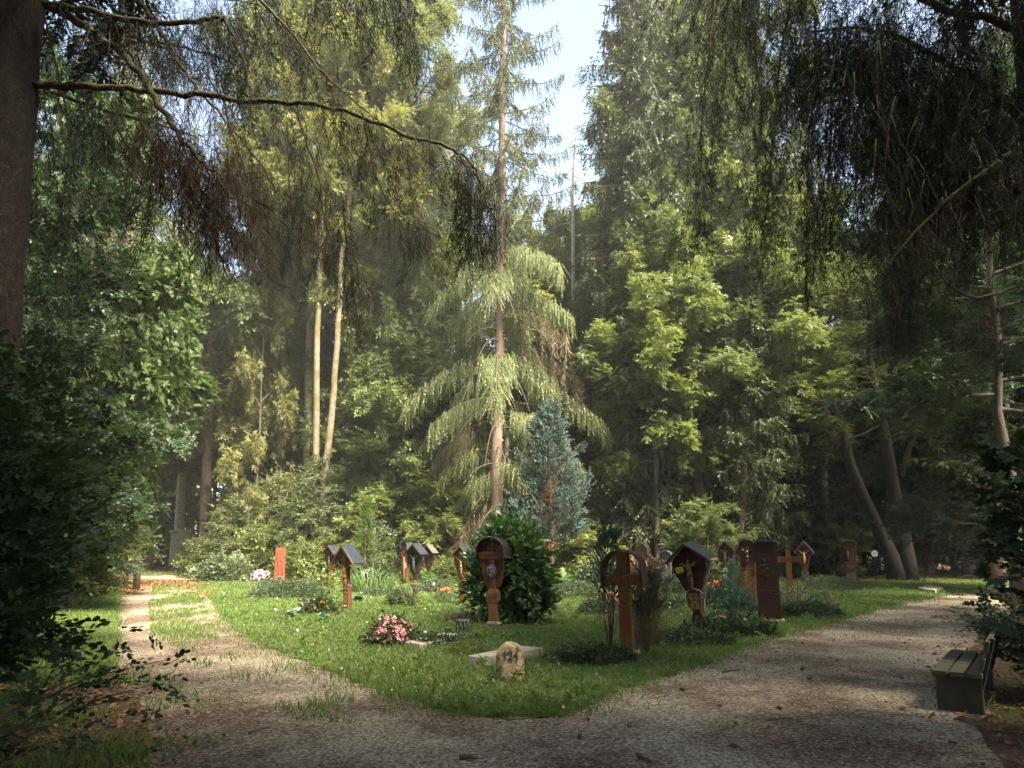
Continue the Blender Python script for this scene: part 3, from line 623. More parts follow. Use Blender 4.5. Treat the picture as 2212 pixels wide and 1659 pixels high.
def spruce(name, seed, H, h0, Rmax, leafm, bark, tr=.3, step=.5, per=6, dens=13, hang=.6, temps=None, size=.55, droop=.35, prof=None, sparse=None, wtw=1.0):
    r = np.random.default_rng(seed); temps = temps or NEEDLE; tb, mb = MB(), MB()
    tp = wobble_path((0, 0, -.1), (0, 0, H), 10, .06, r); tb.tube(tp, [tr * (1.25 if i == 0 else 1) * (1 - .93 * i / 10) for i in range(11)], 12)
    P, D, U, S = [], [], [], []; z = h0; wi = 0
    while z < H - .3:
        f = (z - h0) / (H - h0); base = Rmax * (prof(f) if prof else (1 - f) ** .8 * min(1, .55 + 2.2 * f))
        npb = max(3, int(per * (sparse(f) if sparse else 1)))
        for b in range(npb):
            az = b * 2 * PI / npb + wi * 1.1 + r.normal(0, .25); Ln = max(.3, base * r.uniform(.65, 1.15)); hx = Vector((math.cos(az), math.sin(az), 0)); zz = z + r.uniform(-.5, .5) * step
            t0 = zz / H * 10; i0 = min(9, int(t0)); a = tp[i0].lerp(tp[i0 + 1], t0 - i0); pts = []; el = .25 * f * f - .05
            for s in range(7):
                t = s / 6; pts.append(a + hx * Ln * t + Vector((0, 0, Ln * (el * t - droop * (1 - f * .6) * t ** 1.4 + .16 * t ** 4))))
            mb.tube(pts, [max(.006, tr * .14 * (1 - f * .6) * (1 - .85 * s / 6)) for s in range(7)], 5, caps=False)
            n = max(4, int(Ln * dens)); lat = Vector((-hx.y, hx.x, 0))
            for j in range(n):
                t = r.uniform(.12, 1.0) ** .8; k = min(5, int(t * 6)); p = pts[k].lerp(pts[k + 1], t * 6 - k); sg = 1 if j % 2 else -1
                hg = np.clip(hang + r.normal(0, .22), 0, .97); d = (hx * .55 + lat * sg * .8) * (1 - hg) + Vector((0, 0, -1)) * hg + Vector(r.normal(0, .07, 3)); lw = (1 - t) * .45 * Ln * .35
                P.append(tuple(p + lat * sg * r.random() * lw)); D.append(tuple(d)); U.append((hx.x + r.normal(0, .4), hx.y + r.normal(0, .4), .5)); S.append(size * r.uniform(.5, 1.3) * (.55 + .45 * min(1, Ln / 2)))
            P.append(tuple(pts[5])); D.append(tuple(pts[6] - pts[4])); U.append((0, 0, 1)); S.append(size * .8)
        z += step * r.uniform(.75, 1.25); wi += 1
    V, F, Rr = place(temps, np.array(P), frames(np.array(D), np.array(U)), np.array(S))
    return (tb.mesh(name + '_trunk', bark, True), mb.mesh(name + '_branches', bark, True), np_mesh(name + '_crown', V, F, leafm, Rr))

def put_tree(name, label, meshes, loc, rotz=0.0, scale=1.0, cat='tree', group=None, lean=(0, 0), leafm=None, bark=None):
    t = thing(name, label, cat, loc, rotz, group, lean); t.scale = (scale,) * 3 if not hasattr(scale, '__len__') else scale
    names = ('trunk', 'crown') if len(meshes) == 2 else ('trunk', 'branches', 'crown')
    tr = None
    for n, me in zip(names, meshes):
        if n == 'branches': link('limbs', me, tr)
        else:
            o = link(n, me, t)
            if n == 'trunk': tr = o
            mm = leafm if n == 'crown' else bark
            if mm is not None:
                o.material_slots[0].link = 'OBJECT'; o.material_slots[0].material = mm
    return t

def ivy_part(parent, pts, radii, n, size, m, name='ivy', out=.05):
    pts = [Vector(p) for p in pts]; P, D, U = [], [], []; r = rng
    for i in range(n):
        t = r.random() * (len(pts) - 1); k = int(t); p = pts[k].lerp(pts[k + 1], t - k); rad = radii[k] + (radii[k + 1] - radii[k]) * (t - k); a = r.uniform(0, 2 * PI); q = Vector((math.cos(a), math.sin(a), 0))
        if r.random() > .5 + .5 * math.sin(p.z * 1.7 + math.cos(a) * 1.5): continue
        P.append(tuple(p + q * (rad + abs(r.normal(0, out))))); D.append((q.x * .6 + r.normal(0, .5), q.y * .6 + r.normal(0, .5), -.7)); U.append((q.x, q.y, .3))
    V, F, R = place(BUSHY, np.array(P), frames(np.array(D), np.array(U)), size * rng.uniform(.6, 1.3, len(P)))
    return link(name, np_mesh(name, V, F, m, R), parent)

# shared meshes
b_ = dict()
b_['tall1'] = broadleaf('tall_broadleaf', 1, 24, 8, 4.2, 28, 4200, BEECH, .55, M['beech'], M['bark_grey'], .24, .45, 6)
b_['tall2'] = broadleaf('tall_broadleaf', 2, 26, 9, 4.6, 28, 4200, ASH, .66, M['ash'], M['bark_grey'], .26, .6, 6)
b_['tall3'] = broadleaf('tall_broadleaf', 3, 22, 6, 4.0, 26, 4200, BUSHY, .52, M['yellowing'], M['bark_grey'], .22, .5, 6)
b_['low1'] = broadleaf('low_broadleaf', 4, 12, 1.2, 3.7, 24, 4200, BEECH, .46, M['beech'], M['bark_grey'], .13, .5, 7, (-.05, .5), peak=.35)
b_['low2'] = broadleaf('low_broadleaf', 5, 10, .8, 3.2, 22, 3800, BUSHY, .42, M['lime'], M['bark_grey'], .11, .6, 7, (-.05, .5), peak=.35)
b_['beech1'] = broadleaf('spreading_beech', 6, 17, 6.0, 4.2, 26, 5600, BEECH, .47, M['beech'], M['bark_grey'], .2, .5, 8, (-.05, .35), peak=.4)
b_['beech2'] = broadleaf('spreading_beech', 7, 15, 5.0, 3.6, 24, 4800, BEECH, .45, M['beech'], M['bark_grey'], .17, .5, 8, (-.1, .3), peak=.4)
b_['maple'] = broadleaf('maple', 8, 13, 3.2, 4.3, 24, 3300, MAPLE, .52, M['maple'], M['bark_grey'], .16, .5, 7, (-.1, .5), peak=.42)
b_['maple_hi'] = broadleaf('maple', 10, 13, 6.2, 2.1, 16, 1700, MAPLE, .48, M['maple'], M['bark_grey'], .11, .5, 6, (-.2, .4), peak=.45)
b_['horn'] = broadleaf('hornbeam', 9, 4.6, .3, 2.3, 18, 1500, BEECH, .42, M['lime'], M['bark_grey'], .06, .25, 6, (-.1, .25), peak=.3, zj=.08)
s_ = dict()
s_['a'] = spruce('spruce', 21, 29, 2.0, 3.3, M['spruce'], M['bark_red'], .3, .55, 6, 12, .62, size=.7)
s_['b'] = spruce('spruce', 22, 27, 8.0, 3.0, M['spruce'], M['bark_red'], .27, .55, 6, 12, .55, size=.7)
s_['c'] = spruce('spruce', 23, 25, 3.0, 2.9, M['spruce'], M['bark_spruce'], .24, .55, 6, 12, .7, size=.75)
s_['fir'] = spruce('fir', 24, 8, .2, 2.3, M['spruce_dark'], M['bark_dark'], .11, .35, 7, 14, .3, size=.5, droop=.25)
s_['yew'] = spruce('yew', 25, 4.6, .1, 2.5, M['spruce'], M['bark_red'], .10, .28, 8, 15, .25, size=.5, droop=.18, prof=lambda f: (1 - f ** 2) * .9 + .1)
# ------------------------------------------------------------------ the wood round the clearing
R_ = random.Random(3)
def rz(): return R_.uniform(0, 2 * PI)

# the tall spruce in the middle: bare thin upper limbs, weeping lime-green boughs below, dead curtains lowest
def centre_spruce():
    r = np.random.default_rng(77); base = GX(1070, 32.5); H = 42
    t = thing('weeping_spruce', 'tallest spruce at the middle of the clearing edge, thin on top, lime-green weeping boughs below', 'tree', base)
    tp = [Vector((.0 + .012 * z + .05 * math.sin(z * .7), 0, z)) for z in np.linspace(-.1, H, 16)]
    tb = MB().tube(tp, [.32 * (1.15 if i == 0 else 1) * (1 - .92 * i / 15) for i in range(16)], 14); trunk = tb.build('trunk', M['bark_spruce'], t, True)
    def at(z):
        f = max(0, min(14.99, z / H * 15)); i = int(f); return tp[i].lerp(tp[i + 1], f - i)
    limb = MB(); up, low, dead = ([], [], [], []), ([], [], [], []), ([], [], [], [])
    z = 2.6; wi = 0
    while z < H - .4:
        f = z / H; upper = z > 16.5; n = 4
        for b in range(n):
            az = b * 2 * PI / n + wi * 1.25 + r.normal(0, .3); hx = Vector((math.cos(az), math.sin(az), 0)); lat = Vector((-hx.y, hx.x, 0)); zz = z + r.uniform(-.3, .3); a = at(zz)
            if upper: Ln = (3.7 * (1 - max(0, z - 20) / 26) + .2) * r.uniform(.55, 1.15); pts = [a + hx * Ln * s / 6 + Vector((0, 0, Ln * (.10 * s / 6 - .32 * (s / 6) ** 1.5 + .34 * (s / 6) ** 4))) for s in range(7)]
            else:
                Ln = (5.2 if 7 < z < 12 else (3.9 if z > 7 else 2.9)) * r.uniform(.4, 1.2); pts = [a + hx * Ln * s / 6 * (1 - .12 * s / 6) + Vector((0, 0, Ln * (.12 * s / 6 - (.5 + .2 * ((wi * 7 + b * 3) % 5) / 5) * (s / 6) ** 1.8))) for s in range(7)]
            limb.tube(pts, [(.026 if not upper else .028) * (1 - .85 * s / 6) + .005 for s in range(7)], 5, caps=False)
            is_dead = (not upper) and (z < 4.8 or r.random() < .13)
            if not upper and hx.y < -.35 and abs(hx.x) < .75 and r.random() < .75: continue
            cnt = int(Ln * (36 if upper else (16 if is_dead else 50)))
            bag = up if upper else (dead if is_dead else low)
            for j in range(cnt):
                s = r.uniform(.1 if upper else .25, 1.0); k = min(5, int(s * 6)); p = pts[k].lerp(pts[k + 1], s * 6 - k); sg = 1 if j % 2 else -1
                hg = np.clip((.66 if upper else .86) + r.normal(0, .12), .1, .98)
                d = (hx * .5 + lat * sg * .9) * (1 - hg) + Vector((0, 0, -1)) * hg
                off = lat * sg * r.random() * (.25 if upper else .95) * (1.15 - s) + Vector((0, 0, r.normal(-.05, .12))); sz = (.46 if upper else 1.05) * r.uniform(.5, 1.25)
                if is_dead: sz = 1.5 * r.uniform(.5, 1.3)
                bag[0].append(tuple(p + off)); bag[1].append(tuple(d)); bag[2].append((hx.x, hx.y, .4)); bag[3].append(sz)
        z += (.8 if upper else .78) * r.uniform(.8, 1.2); wi += 1
    limb.build('limbs', M['twig'], trunk, True)
    for nm, bag, tm, m in (('upper_crown', up, NEEDLE, M['spruce_grey']), ('weeping_crown', low, WEEP, M['spruce_lime']), ('dead_foliage', dead, DEAD, M['dead'])):
        V, F, R = place(tm, np.array(bag[0]), frames(np.array(bag[1]), np.array(bag[2])), np.array(bag[3])); link(nm, np_mesh(nm, V, F, m, R), t)
centre_spruce()

# blue-green conifer in front of it
def blue_conifer():
    r = np.random.default_rng(5); base = GX(1190, 28.5); H = 7.4
    t = thing('blue_conifer', 'blue-green conical conifer with bare brown lower trunk before the weeping spruce', 'tree', base)
    tb = MB().tube([(0, 0, -.1), (.05, 0, 2), (-.03, 0, 4.5), (0, 0, H)], [.13, .10, .06, .01], 10); trunk = tb.build('trunk', M['bark_red'], t, True); lb = MB()
    B, Dd = ([], [], [], []), ([], [], [], [])
    for i in range(130):
        f = (i + r.random()) / 130; z = 1.7 + (H - 1.7) * f; az = i * 2.4 + r.normal(0, .3); Ln = (1.85 * (1 - f) ** .8 + .12) * r.uniform(.45, 1.25) * (1 if f > .12 else .6)
        hx = Vector((math.cos(az), math.sin(az), 0)); pts = [Vector((0, 0, z)) + hx * Ln * s / 4 + Vector((0, 0, Ln * (-.05 * s / 4 + .38 * (s / 4) ** 2))) for s in range(5)]; lb.tube(pts, [.02, .017, .012, .009, .005], 5, caps=False)
        for j in range(int(10 + 10 * Ln)):
            s = r.uniform(.62, 1.05) if r.random() < .8 else r.uniform(.4, .7); k = min(3, int(s * 4)); p = pts[k].lerp(pts[k + 1], s * 4 - k); q = p + Vector(r.normal(0, .07 + .035 * Ln, 3))
            B[0].append(tuple(q)); B[1].append((hx.x + r.normal(0, .5), hx.y + r.normal(0, .5), .7 + r.normal(0, .35))); B[2].append((0, 0, 1)); B[3].append(r.uniform(.2, .44))
        for j in range(int(3 + 7 * Ln)):
            s = r.uniform(.1, .7); k = min(3, int(s * 4)); p = pts[k].lerp(pts[k + 1], s * 4 - k)
            Dd[0].append(tuple(p)); Dd[1].append((hx.x + r.normal(0, .8), hx.y + r.normal(0, .8), r.normal(-.2, .4))); Dd[2].append((0, 0, 1)); Dd[3].append(r.uniform(.2, .5))
    lb.build('limbs', M['bark_red'], trunk, True)
    for nm, bag, tm, m in (('crown', B, TUFT, M['blue']), ('dead_foliage', Dd, DEAD, M['ivy_brown'])):
        V, F, R = place(tm, np.array(bag[0]), frames(np.array(bag[1]), np.array(bag[2])), np.array(bag[3])); link(nm, np_mesh(nm, V, F, m, R), t)
blue_conifer()

# spruce to its right, trunk wrapped in withered ivy
def ivy_spruce():
    ms = spruce('ivy_spruce', 31, 42, 3.6, 3.5, M['spruce'], M['bark_red'], .36, .5, 6, 17, .82, size=.85, droop=.5, prof=lambda f: min(1, .75 + f) * (1 - f ** 1.6) + .08)
    t = put_tree('ivy_spruce', 'tall dense spruce with drooping boughs and withered red-brown ivy up its trunk', ms, GX(1393, 35), .4)
    ivy_part(t, [(0, 0, .3), (0, 0, 4), (0, 0, 9), (0, 0, 17)], [.4, .36, .3, .2], 2600, .34, M['ivy_brown'], 'ivy', .16)
ivy_spruce()

# bare stems that read by themselves
def stem(name, label, uv, Y, w0, w1, bark, group=None, ivy=None, stubs=0, crown=None, cs=1.0, leafm=None, crown_z=0.0, cat='tree'):
    pts = [W(u, v, Y) for u, v in uv]; base = Vector((pts[0].x, Y, 0)); pts[0] = Vector((pts[0].x, Y, -.1)); loc = [p - base for p in pts]; n = len(loc)
    t = thing(name, label, cat, base, 0, group); rad = [w0 + (w1 - w0) * i / (n - 1) for i in range(n)]; rad[0] *= 1.2
    fine, fr = [], []
    for i in range(n - 1):
        for k in range(4): fine.append(loc[i].lerp(loc[i + 1], k / 4) + Vector((R_.uniform(-1, 1), R_.uniform(-1, 1), 0)) * .02); fr.append(rad[i] + (rad[i + 1] - rad[i]) * k / 4)
    fine.append(loc[-1]); fr.append(rad[-1]); tr = MB().tube(fine, fr, 12).build('trunk', bark, t, True)
    for i in range(stubs):
        z = .1 + .85 * (i + R_.random()) / stubs; k = int(z * (len(fine) - 1)); p = fine[k]; a = rz(); d = Vector((math.cos(a), math.sin(a), -.15)); L = R_.uniform(.4, 2.2)
        MB().tube([p, p + d * L * .5, p + d * L + Vector((0, 0, -.15 * L))], [.025, .015, .004], 5).build('branch', bark, tr, True)
    if ivy: ivy_part(t, fine, fr, *ivy)
    if crown:
        o = link('crown', crown[1], t, (loc[-1].x * .9, loc[-1].y, crown_z), (0, 0, rz()), cs)
        if leafm: o.material_slots[0].link = 'OBJECT'; o.material_slots[0].material = leafm
    return t
stem('birch_tree', 'pale birch trunk rising behind the grey stone pillar', [(385, 1215), (392, 1050), (404, 880), (412, 640)], 49, .32, .22, M['bark_birch'], crown=b_['tall3'], leafm=M['beech'])
stem('ivy_tree', 'straight trunk with pale ivy on its side, right of the birch', [(441, 1225), (446, 1030), (456, 800), (468, 430)], 41, .33, .2, M['bark_spruce'], ivy=(900, .26, M['ivy']), crown=s_['b'][2:] * 2)
stem('spruce_tree', 'scaly grey-brown trunk at the left bend of the path', [(262, 1225), (265, 1080), (270, 930), (280, 500)], 29, .24, .15, M['bark_spruce'], stubs=3, crown=s_['b'][2:] * 2)
stem('spruce_tree', 'dim slender trunk in the gap between path bend and birch', [(328, 1222), (332, 1080), (338, 900), (345, 600)], 48, .22, .15, M['bark_red'], crown=s_['b'][2:] * 2)
stem('pale_tree', 'straight pale sunlit trunk, left of the forked pair above the yews', [(682, 1222), (683, 1040), (684, 760), (692, 560), (700, 330)], 36, .2, .12, M['bark_pale'], crown=b_['tall2'], crown_z=9)
stem('pale_tree', 'pale sunlit trunk leaning right from the foot of its straight neighbour', [(690, 1222), (700, 1040), (718, 880), (728, 740), (738, 560), (770, 330)], 35.6, .2, .12, M['bark_pale'])
stem('ivy_tree', 'rough trunk with ivy to half its height behind the pale forked pair', [(662, 1222), (665, 1000), (668, 760), (682, 500), (690, 330)], 38.5, .3, .18, M['bark_pale'], ivy=(2200, .4, M['ivy'], 'ivy', .14), stubs=6)
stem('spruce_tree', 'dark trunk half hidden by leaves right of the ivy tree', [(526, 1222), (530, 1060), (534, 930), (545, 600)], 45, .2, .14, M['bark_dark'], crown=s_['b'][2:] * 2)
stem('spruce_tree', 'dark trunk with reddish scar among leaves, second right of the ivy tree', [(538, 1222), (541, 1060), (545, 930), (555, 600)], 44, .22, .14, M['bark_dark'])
stem('grey_tree', 'leaning greyish trunk behind the shell-topped marker', [(1524, 1222), (1520, 1130), (1506, 1010), (1500, 930), (1494, 760)], 33.5, .26, .2, M['bark_grey'], crown=b_['tall1'], cs=.8)
stem('spruce_tree', 'dark reddish trunk between the leaning grey and the slim stubbed trunks', [(1562, 1225), (1562, 1100), (1562, 936), (1560, 600)], 38, .3, .22, M['bark_red'], crown=s_['a'][2:] * 2)
stem('spruce_tree', 'slim orange-brown spruce trunk with bare stub branches', [(1600, 1225), (1603, 1130), (1608, 1020), (1614, 900), (1622, 640)], 32, .17, .11, M['bark_spruce'], stubs=22, crown=s_['c'][2:] * 2, cs=.9)
stem('spruce_tree', 'faint reddish trunk deep behind the forked beech', [(1892, 1222), (1894, 1000), (1896, 860), (1900, 600)], 46, .24, .18, M['bark_red'], crown=s_['b'][2:] * 2)
stem('spruce_tree', 'reddish trunk in shade right of the slim stubbed spruce', [(1712, 1222), (1715, 1000), (1716, 880), (1722, 500)], 42, .34, .26, M['bark_red'], crown=s_['a'][2:] * 2)
stem('birch_tree', 'thin leafless birch with white forked stem against the sky gap', [(1236, 1100), (1238, 480), (1236, 420), (1240, 340), (1248, 255)], 44, .15, .03, M['bark_birch'], stubs=16)
stem('birch_tree', 'white birch stem seen just behind the weeping spruce', [(1092, 1200), (1096, 900), (1102, 700), (1108, 560)], 39, .16, .1, M['bark_birch'], crown=b_['tall3'], leafm=M['lime'])
stem('mossy_tree', 'narrow pale stem among bushes behind the pink relief board', [(1338, 1210), (1340, 1120), (1336, 1050)], 37, .08, .06, M['bark_grey'], crown=b_['low2'], cs=.8, leafm=M['dark_leaf'])

# forked leaning beech, right
def forked_beech():
    Y = 33.5; base = GX(1952, Y); t = thing('forked_beech', 'dark mossy beech with two leaning stems and open limbs right of the white disc', 'tree', base)
    def path(uv, dy=0):
        return [W(u, v, Y + dy * i / max(1, len(uv) - 1)) - base for i, (u, v) in enumerate(uv)]
    mb = MB(); bk = M['bark_forked']
    a = path([(1938, 1252), (1925, 1200), (1900, 1150), (1868, 1080), (1838, 1010), (1818, 930), (1803, 890), (1785, 820), (1782, 740)]); mb.tube(a, [.45, .34, .30, .27, .25, .22, .19, .14, .09], 10)
    b = path([(1962, 1252), (1956, 1190), (1942, 1120), (1925, 1030), (1913, 950), (1897, 880), (1888, 830), (1878, 760), (1880, 680), (1890, 560)]); mb.tube(b, [.5, .38, .33, .30, .27, .23, .19, .15, .11, .06], 10)
    tr = mb.build('trunk', bk, t, True)
    for uv, r0, dy in (([(1902, 895), (1918, 829), (1940, 790), (1964, 764), (1995, 720), (2029, 676), (2060, 620)], .17, 1.5), ([(1945, 1030), (1964, 967), (1987, 917), (2008, 850), (2025, 802), (2040, 740), (2048, 687), (2055, 600)], .15, 2.5),
                       ([(1893, 850), (1875, 815), (1850, 795), (1830, 775), (1800, 750)], .12, -2), ([(1905, 915), (1870, 935), (1835, 948), (1830, 985)], .07, -1), ([(1812, 905), (1790, 880), (1760, 875), (1735, 878)], .1, -1.5), ([(1920, 960), (1960, 935), (2010, 960), (2060, 1010), (2100, 1060)], .08, 2), ([(1886, 830), (1900, 760), (1908, 690), (1935, 600)], .1, 1)):
        p = path(uv, dy); MB().tube(p, [r0 * (1 - .8 * i / (len(p) - 1)) for i in range(len(p))], 7).build('branch', bk, tr, True)
    r = np.random.default_rng(9); P = []
    for u0, u1, v0, v1, n in ((1700, 1900, 560, 900, 420), (1880, 2120, 480, 860, 420), (1620, 1800, 700, 900, 240), (1980, 2160, 800, 1050, 160)):
        k = n // 8
        for q in range(k):
            c = W(r.uniform(u0, u1), r.uniform(v0, v1), Y + r.normal(-.5, 1.5)) - base; ax = r.uniform(0, PI)
            for j in range(8): P.append(tuple(c + Vector((math.cos(ax) * r.normal(0, .6), math.sin(ax) * r.normal(0, .6), r.normal(0, .12)))))
    P = np.array(P); D = np.stack([r.normal(0, 1, len(P)), r.normal(0, 1, len(P)), r.normal(-.1, .2, len(P))], 1); U = np.stack([r.normal(0, .2, len(P)), r.normal(0, .2, len(P)), np.ones(len(P))], 1)
    V, F, Rr = place(BEECH, P, frames(D, U), .62 * r.uniform(.7, 1.2, len(P))); link('crown', np_mesh('crown', V, F, M['beech'], Rr), t)
forked_beech()

# trees told apart by where they stand: (mesh, photo column, depth, scale, leaf, label)
def S(k, u, Y, sc, label, leafm=None, name='spruce_tree', group=None):
    return put_tree(name, label, s_[k], GX(u, Y), rz(), (sc * R_.uniform(.92, 1.12), sc * R_.uniform(.92, 1.12), sc * (1.25 if k in 'abc' else 1)), 'tree', group, leafm=leafm)
def B(k, u, Y, sc, label, leafm=None, name='broadleaf_tree', group=None):
    return put_tree(name, label, b_[k], GX(u, Y), rz(), (sc * R_.uniform(.95, 1.15), sc * R_.uniform(.95, 1.15), sc * (1.3 if k[:4] == 'tall' else 1.1)), 'tree', group, leafm=leafm)
put_tree('maple_tree', 'maple with a full crown of lobed leaves over the left bend', b_['maple'], GX(150, 19.5), 1.0, (.66, .66, 1.2))
B('maple_hi', 300, 27, 1.0, 'smaller maple whose lobed leaves hang left of the birch trunk', name='maple_tree')
B('maple_hi', 532, 43, 1.05, 'yellowing broadleaf tree right of the ivy-clad trunk', M['yellowing'])
B('tall3', 565, 44, 1.1, 'tall yellow-green tree over the path end, behind the ivy trunk', M['yellowing'])
B('tall2', 790, 42, 1.06, 'tall feathery ash left of the weeping spruce top', name='ash_tree')
B('tall2', 720, 39, 1.15, 'tall feathery ash above the pale forked pair', name='ash_tree')
B('tall2', 860, 41, 1.18, 'tallest feathery ash, close left of the sky gap', name='ash_tree')
B('tall2', 1500, 40, 1.2, 'tall feathery ash right of the ivy spruce top', M['ash'], name='ash_tree')
B('tall1', 1600, 38, 1.25, 'tall broadleaf tree above the dark reddish trunk')
B('tall2', 600, 40, 1.15, 'tall feathery ash above the ivy trunk', M['beech'], name='ash_tree')
B('tall2', 900, 45, .98, 'lower feathery ash between its taller twin and the weeping spruce', name='ash_tree')
S('a', 690, 43, 1.0, 'bright spruce behind the feathery ash, top against the sky', M['spruce_lime'])
S('c', 955, 47, .96, 'spruce standing half behind the weeping spruce on its left', M['spruce_lime'])
S('c', 590, 47, 1.15, 'spruce behind the tall yellow-green tree')
S('b', 365, 58, 1.15, 'high-crowned spruce over the birch and pillar')
S('a', 190, 40, 1.1, 'dark spruce above the left maple crown')
S('b', 100, 37, 1.0, 'dark spruce left of the maple', M['spruce_dark'])
B('tall1', 50, 33, .9, 'broadleaf tree between left edge and maple', M['dark_leaf'])
B('low1', 620, 46, 1.1, 'leafy young beech behind the yews and pale forked pair')
B('low1', 815, 39, 1.0, 'leafy young beech behind the lime hornbeam, nearer the pale forked pair')
B('low2', 870, 37, 1.2, 'bushy tree with grey-green leaves left of the weeping spruce foot', M['beech'])
B('low1', 960, 39, 1.05, 'shaded bushy tree just left of the weeping trunk', M['dark_leaf'])
S('fir', 930, 37, 1.3, 'dark fir under the left weeping boughs')
S('fir', 1010, 36, .9, 'low dark fir behind the laurel', )
B('low1', 1150, 42, 1.2, 'broadleaf tree behind the blue conifer')
B('low2', 1280, 40, 1.25, 'broadleaf tree between the blue conifer and ivy spruce', M['beech'])
B('tall3', 1215, 47, .93, 'yellowish tree closing the sky gap low down', M['yellowing'])
B('tall1', 1268, 49, .88, 'green tree closing the sky gap low down beside the thin birch', M['lime'])
B('tall3', 1185, 56, .93, 'distant yellowish tree under the sky gap, behind the birch', M['yellowing'])
B('tall1', 1300, 53, .98, 'distant tree under the sky gap right of the thin birch', M['lime'])
S('c', 1335, 44, 1.0, 'spruce just left behind the ivy spruce')
S('a', 1475, 43, 1.05, 'tall spruce right behind the ivy spruce')
B('tall2', 1530, 36, 1.0, 'tall pale-green tree right of the ivy spruce', M['beech'])
B('beech1', 1500, 34.5, 1.0, 'spreading beech with layered leaves above the leaning grey trunk', name='beech_tree')
B('beech1', 1650, 35, 1.15, 'largest spreading beech, its layers over the tall dark board', name='beech_tree')
B('beech2', 1420, 33, 1.0, 'layered beech close by the ivy spruce', M['lime'], name='beech_tree')
S('b', 1650, 41, 1.1, 'spruce behind the largest spreading beech')
S('a', 1790, 44, 1.1, 'dark spruce behind the forked beech, left side')
B('beech2', 1790, 37, 1.3, 'shaded beech between the largest beech and the forked one', M['beech'], name='beech_tree')
B('beech1', 2120, 40, 1.1, 'dark layered beech right of the forked beech', M['dark_leaf'], name='beech_tree')
B('beech2', 2190, 20, 1.0, 'dark beech at the edge of the wood over the right path', M['dark_leaf'], name='beech_tree')
S('a', 2000, 40, 1.1, 'dark spruce far behind the right path', M['spruce_dark'])
S('b', 2140, 34, 1.0, 'dark spruce beside the far end of the right path', M['spruce_dark'])
S('c', 2260, 27, 1.1, 'dark spruce at the right edge behind the path', M['spruce_dark'])
S('fir', 1700, 37, 1.2, 'dark fir behind the orange cross marked FRIEDE', )
S('fir', 1790, 37, 1.0, 'dark fir behind the red curved-top board', )
S('fir', 1865, 40, 1.2, 'dark fir behind the white disc', )
S('fir', 2010, 41, 1.3, 'dark fir right of the forked beech foot')
S('fir', 2110, 43, 1.2, 'dark fir beyond the far right stones')
S('fir', 1640, 36, 1.0, 'dark fir behind the gilt-figured orange marker')
S('fir', 1480, 37, 1.0, 'dark fir behind the leaning grey trunk', M['spruce'])
S('fir', 1260, 36, .9, 'low dark fir right of the blue conifer', M['spruce'])
S('fir', 1340, 39, 1.2, 'dark fir left of the ivy spruce foot', M['spruce'])
S('fir', 300, 53, 1.3, 'dark fir beyond the path end, left of the pillar', M['spruce'])
S('fir', 348, 56, 1.4, 'dark fir beyond the path end, just left behind the pillar', M['spruce'])
S('fir', 230, 44, 1.2, 'dark fir left of the path end')
S('fir', 500, 52, 1.1, 'dark fir at the foot of the ivy trunk', M['spruce'])
S('yew', 520, 36.5, 1.0, 'feathery yew bush right of the stone pillar', M['yew'], 'yew_bush')
S('yew', 600, 38, 1.3, 'big feathery yew behind the rusted column', M['yew'], 'yew_bush')
S('yew', 685, 36, 1.35, 'broad pale-tipped yew under the pale forked pair', name='yew_bush', leafm=M['yew'])
S('yew', 740, 39, 1.2, 'yew right of the pale forked pair', name='yew_bush')
S('yew', 488, 41, .9, 'dark yew right of the ivy trunk foot, near the right side of the stone pillar', name='yew_bush', leafm=M['spruce_dark'])
B('horn', 865, 34, 1.0, 'lime-green hornbeam bush in flat layers behind the patina roof', name='hornbeam_bush')
B('horn', 940, 34.5, .95, 'lime-green hornbeam bush nearer the laurel', name='hornbeam_bush')
B('horn', 760, 33.5, .62, 'small pale bush left of the thuja cone', name='broadleaf_bush')
B('horn', 1245, 34, .62, 'low pale bush right of the blue conifer foot', name='broadleaf_bush')
B('horn', 1290, 33, .55, 'low bright bush behind the leafy cypress stems', name='broadleaf_bush')
B('horn', 1045, 35, .8, 'shaded bush behind the laurel', M['beech'], name='broadleaf_bush')
B('horn', 1130, 36, .8, 'shaded bush left of the blue conifer trunk', M['dark_leaf'], name='broadleaf_bush')
B('horn', 1440, 34.5, .75, 'dark bush behind the shell-topped marker', M['dark_leaf'], name='broadleaf_bush')
B('horn', 1530, 29.5, .72, 'ash sapling cluster between the arched and red gabled markers', M['beech'], name='broadleaf_bush')
B('horn', 1815, 35, .55, 'small sunlit bush left of the red curved-top board', M['beech'], name='broadleaf_bush')
B('low1', 1570, 40, 1.1, 'leafy young beech behind the dark reddish trunk')
B('low1', 1740, 40, 1.1, 'leafy young beech left of the forked beech', M['dark_leaf'])
B('low2', 1960, 38, 1.1, 'leafy young beech behind the forked trunk', M['dark_leaf'])
B('low1', 2150, 36, 1.1, 'dark young beech at the far right path side', M['dark_leaf'])
B('low1', 2200, 25, 1.0, 'dark young beech at the right edge', M['dark_leaf'])
B('low1', 60, 30, 1.2, 'young beech beyond the left verge', M['dark_leaf'])
B('low2', 90, 22, 1.0, 'bushy tree behind the left hazel', M['dark_leaf'])
B('low1', -20, 17, 1.0, 'bushy tree at the left edge behind the hazel', M['dark_leaf'])
B('low2', 140, 38, 1.0, 'bushy tree at the left side of the path end', M['beech'])
B('low1', 430, 55, 1.3, 'broadleaf tree beyond the pillar', M['beech'])
def T(k, u, Y, sx, sz, label, leafm=None, name='broadleaf_tree'):
    return put_tree(name, label, b_[k], GX(u, Y), rz(), (sx, sx, sz), 'tree', None, leafm=leafm)
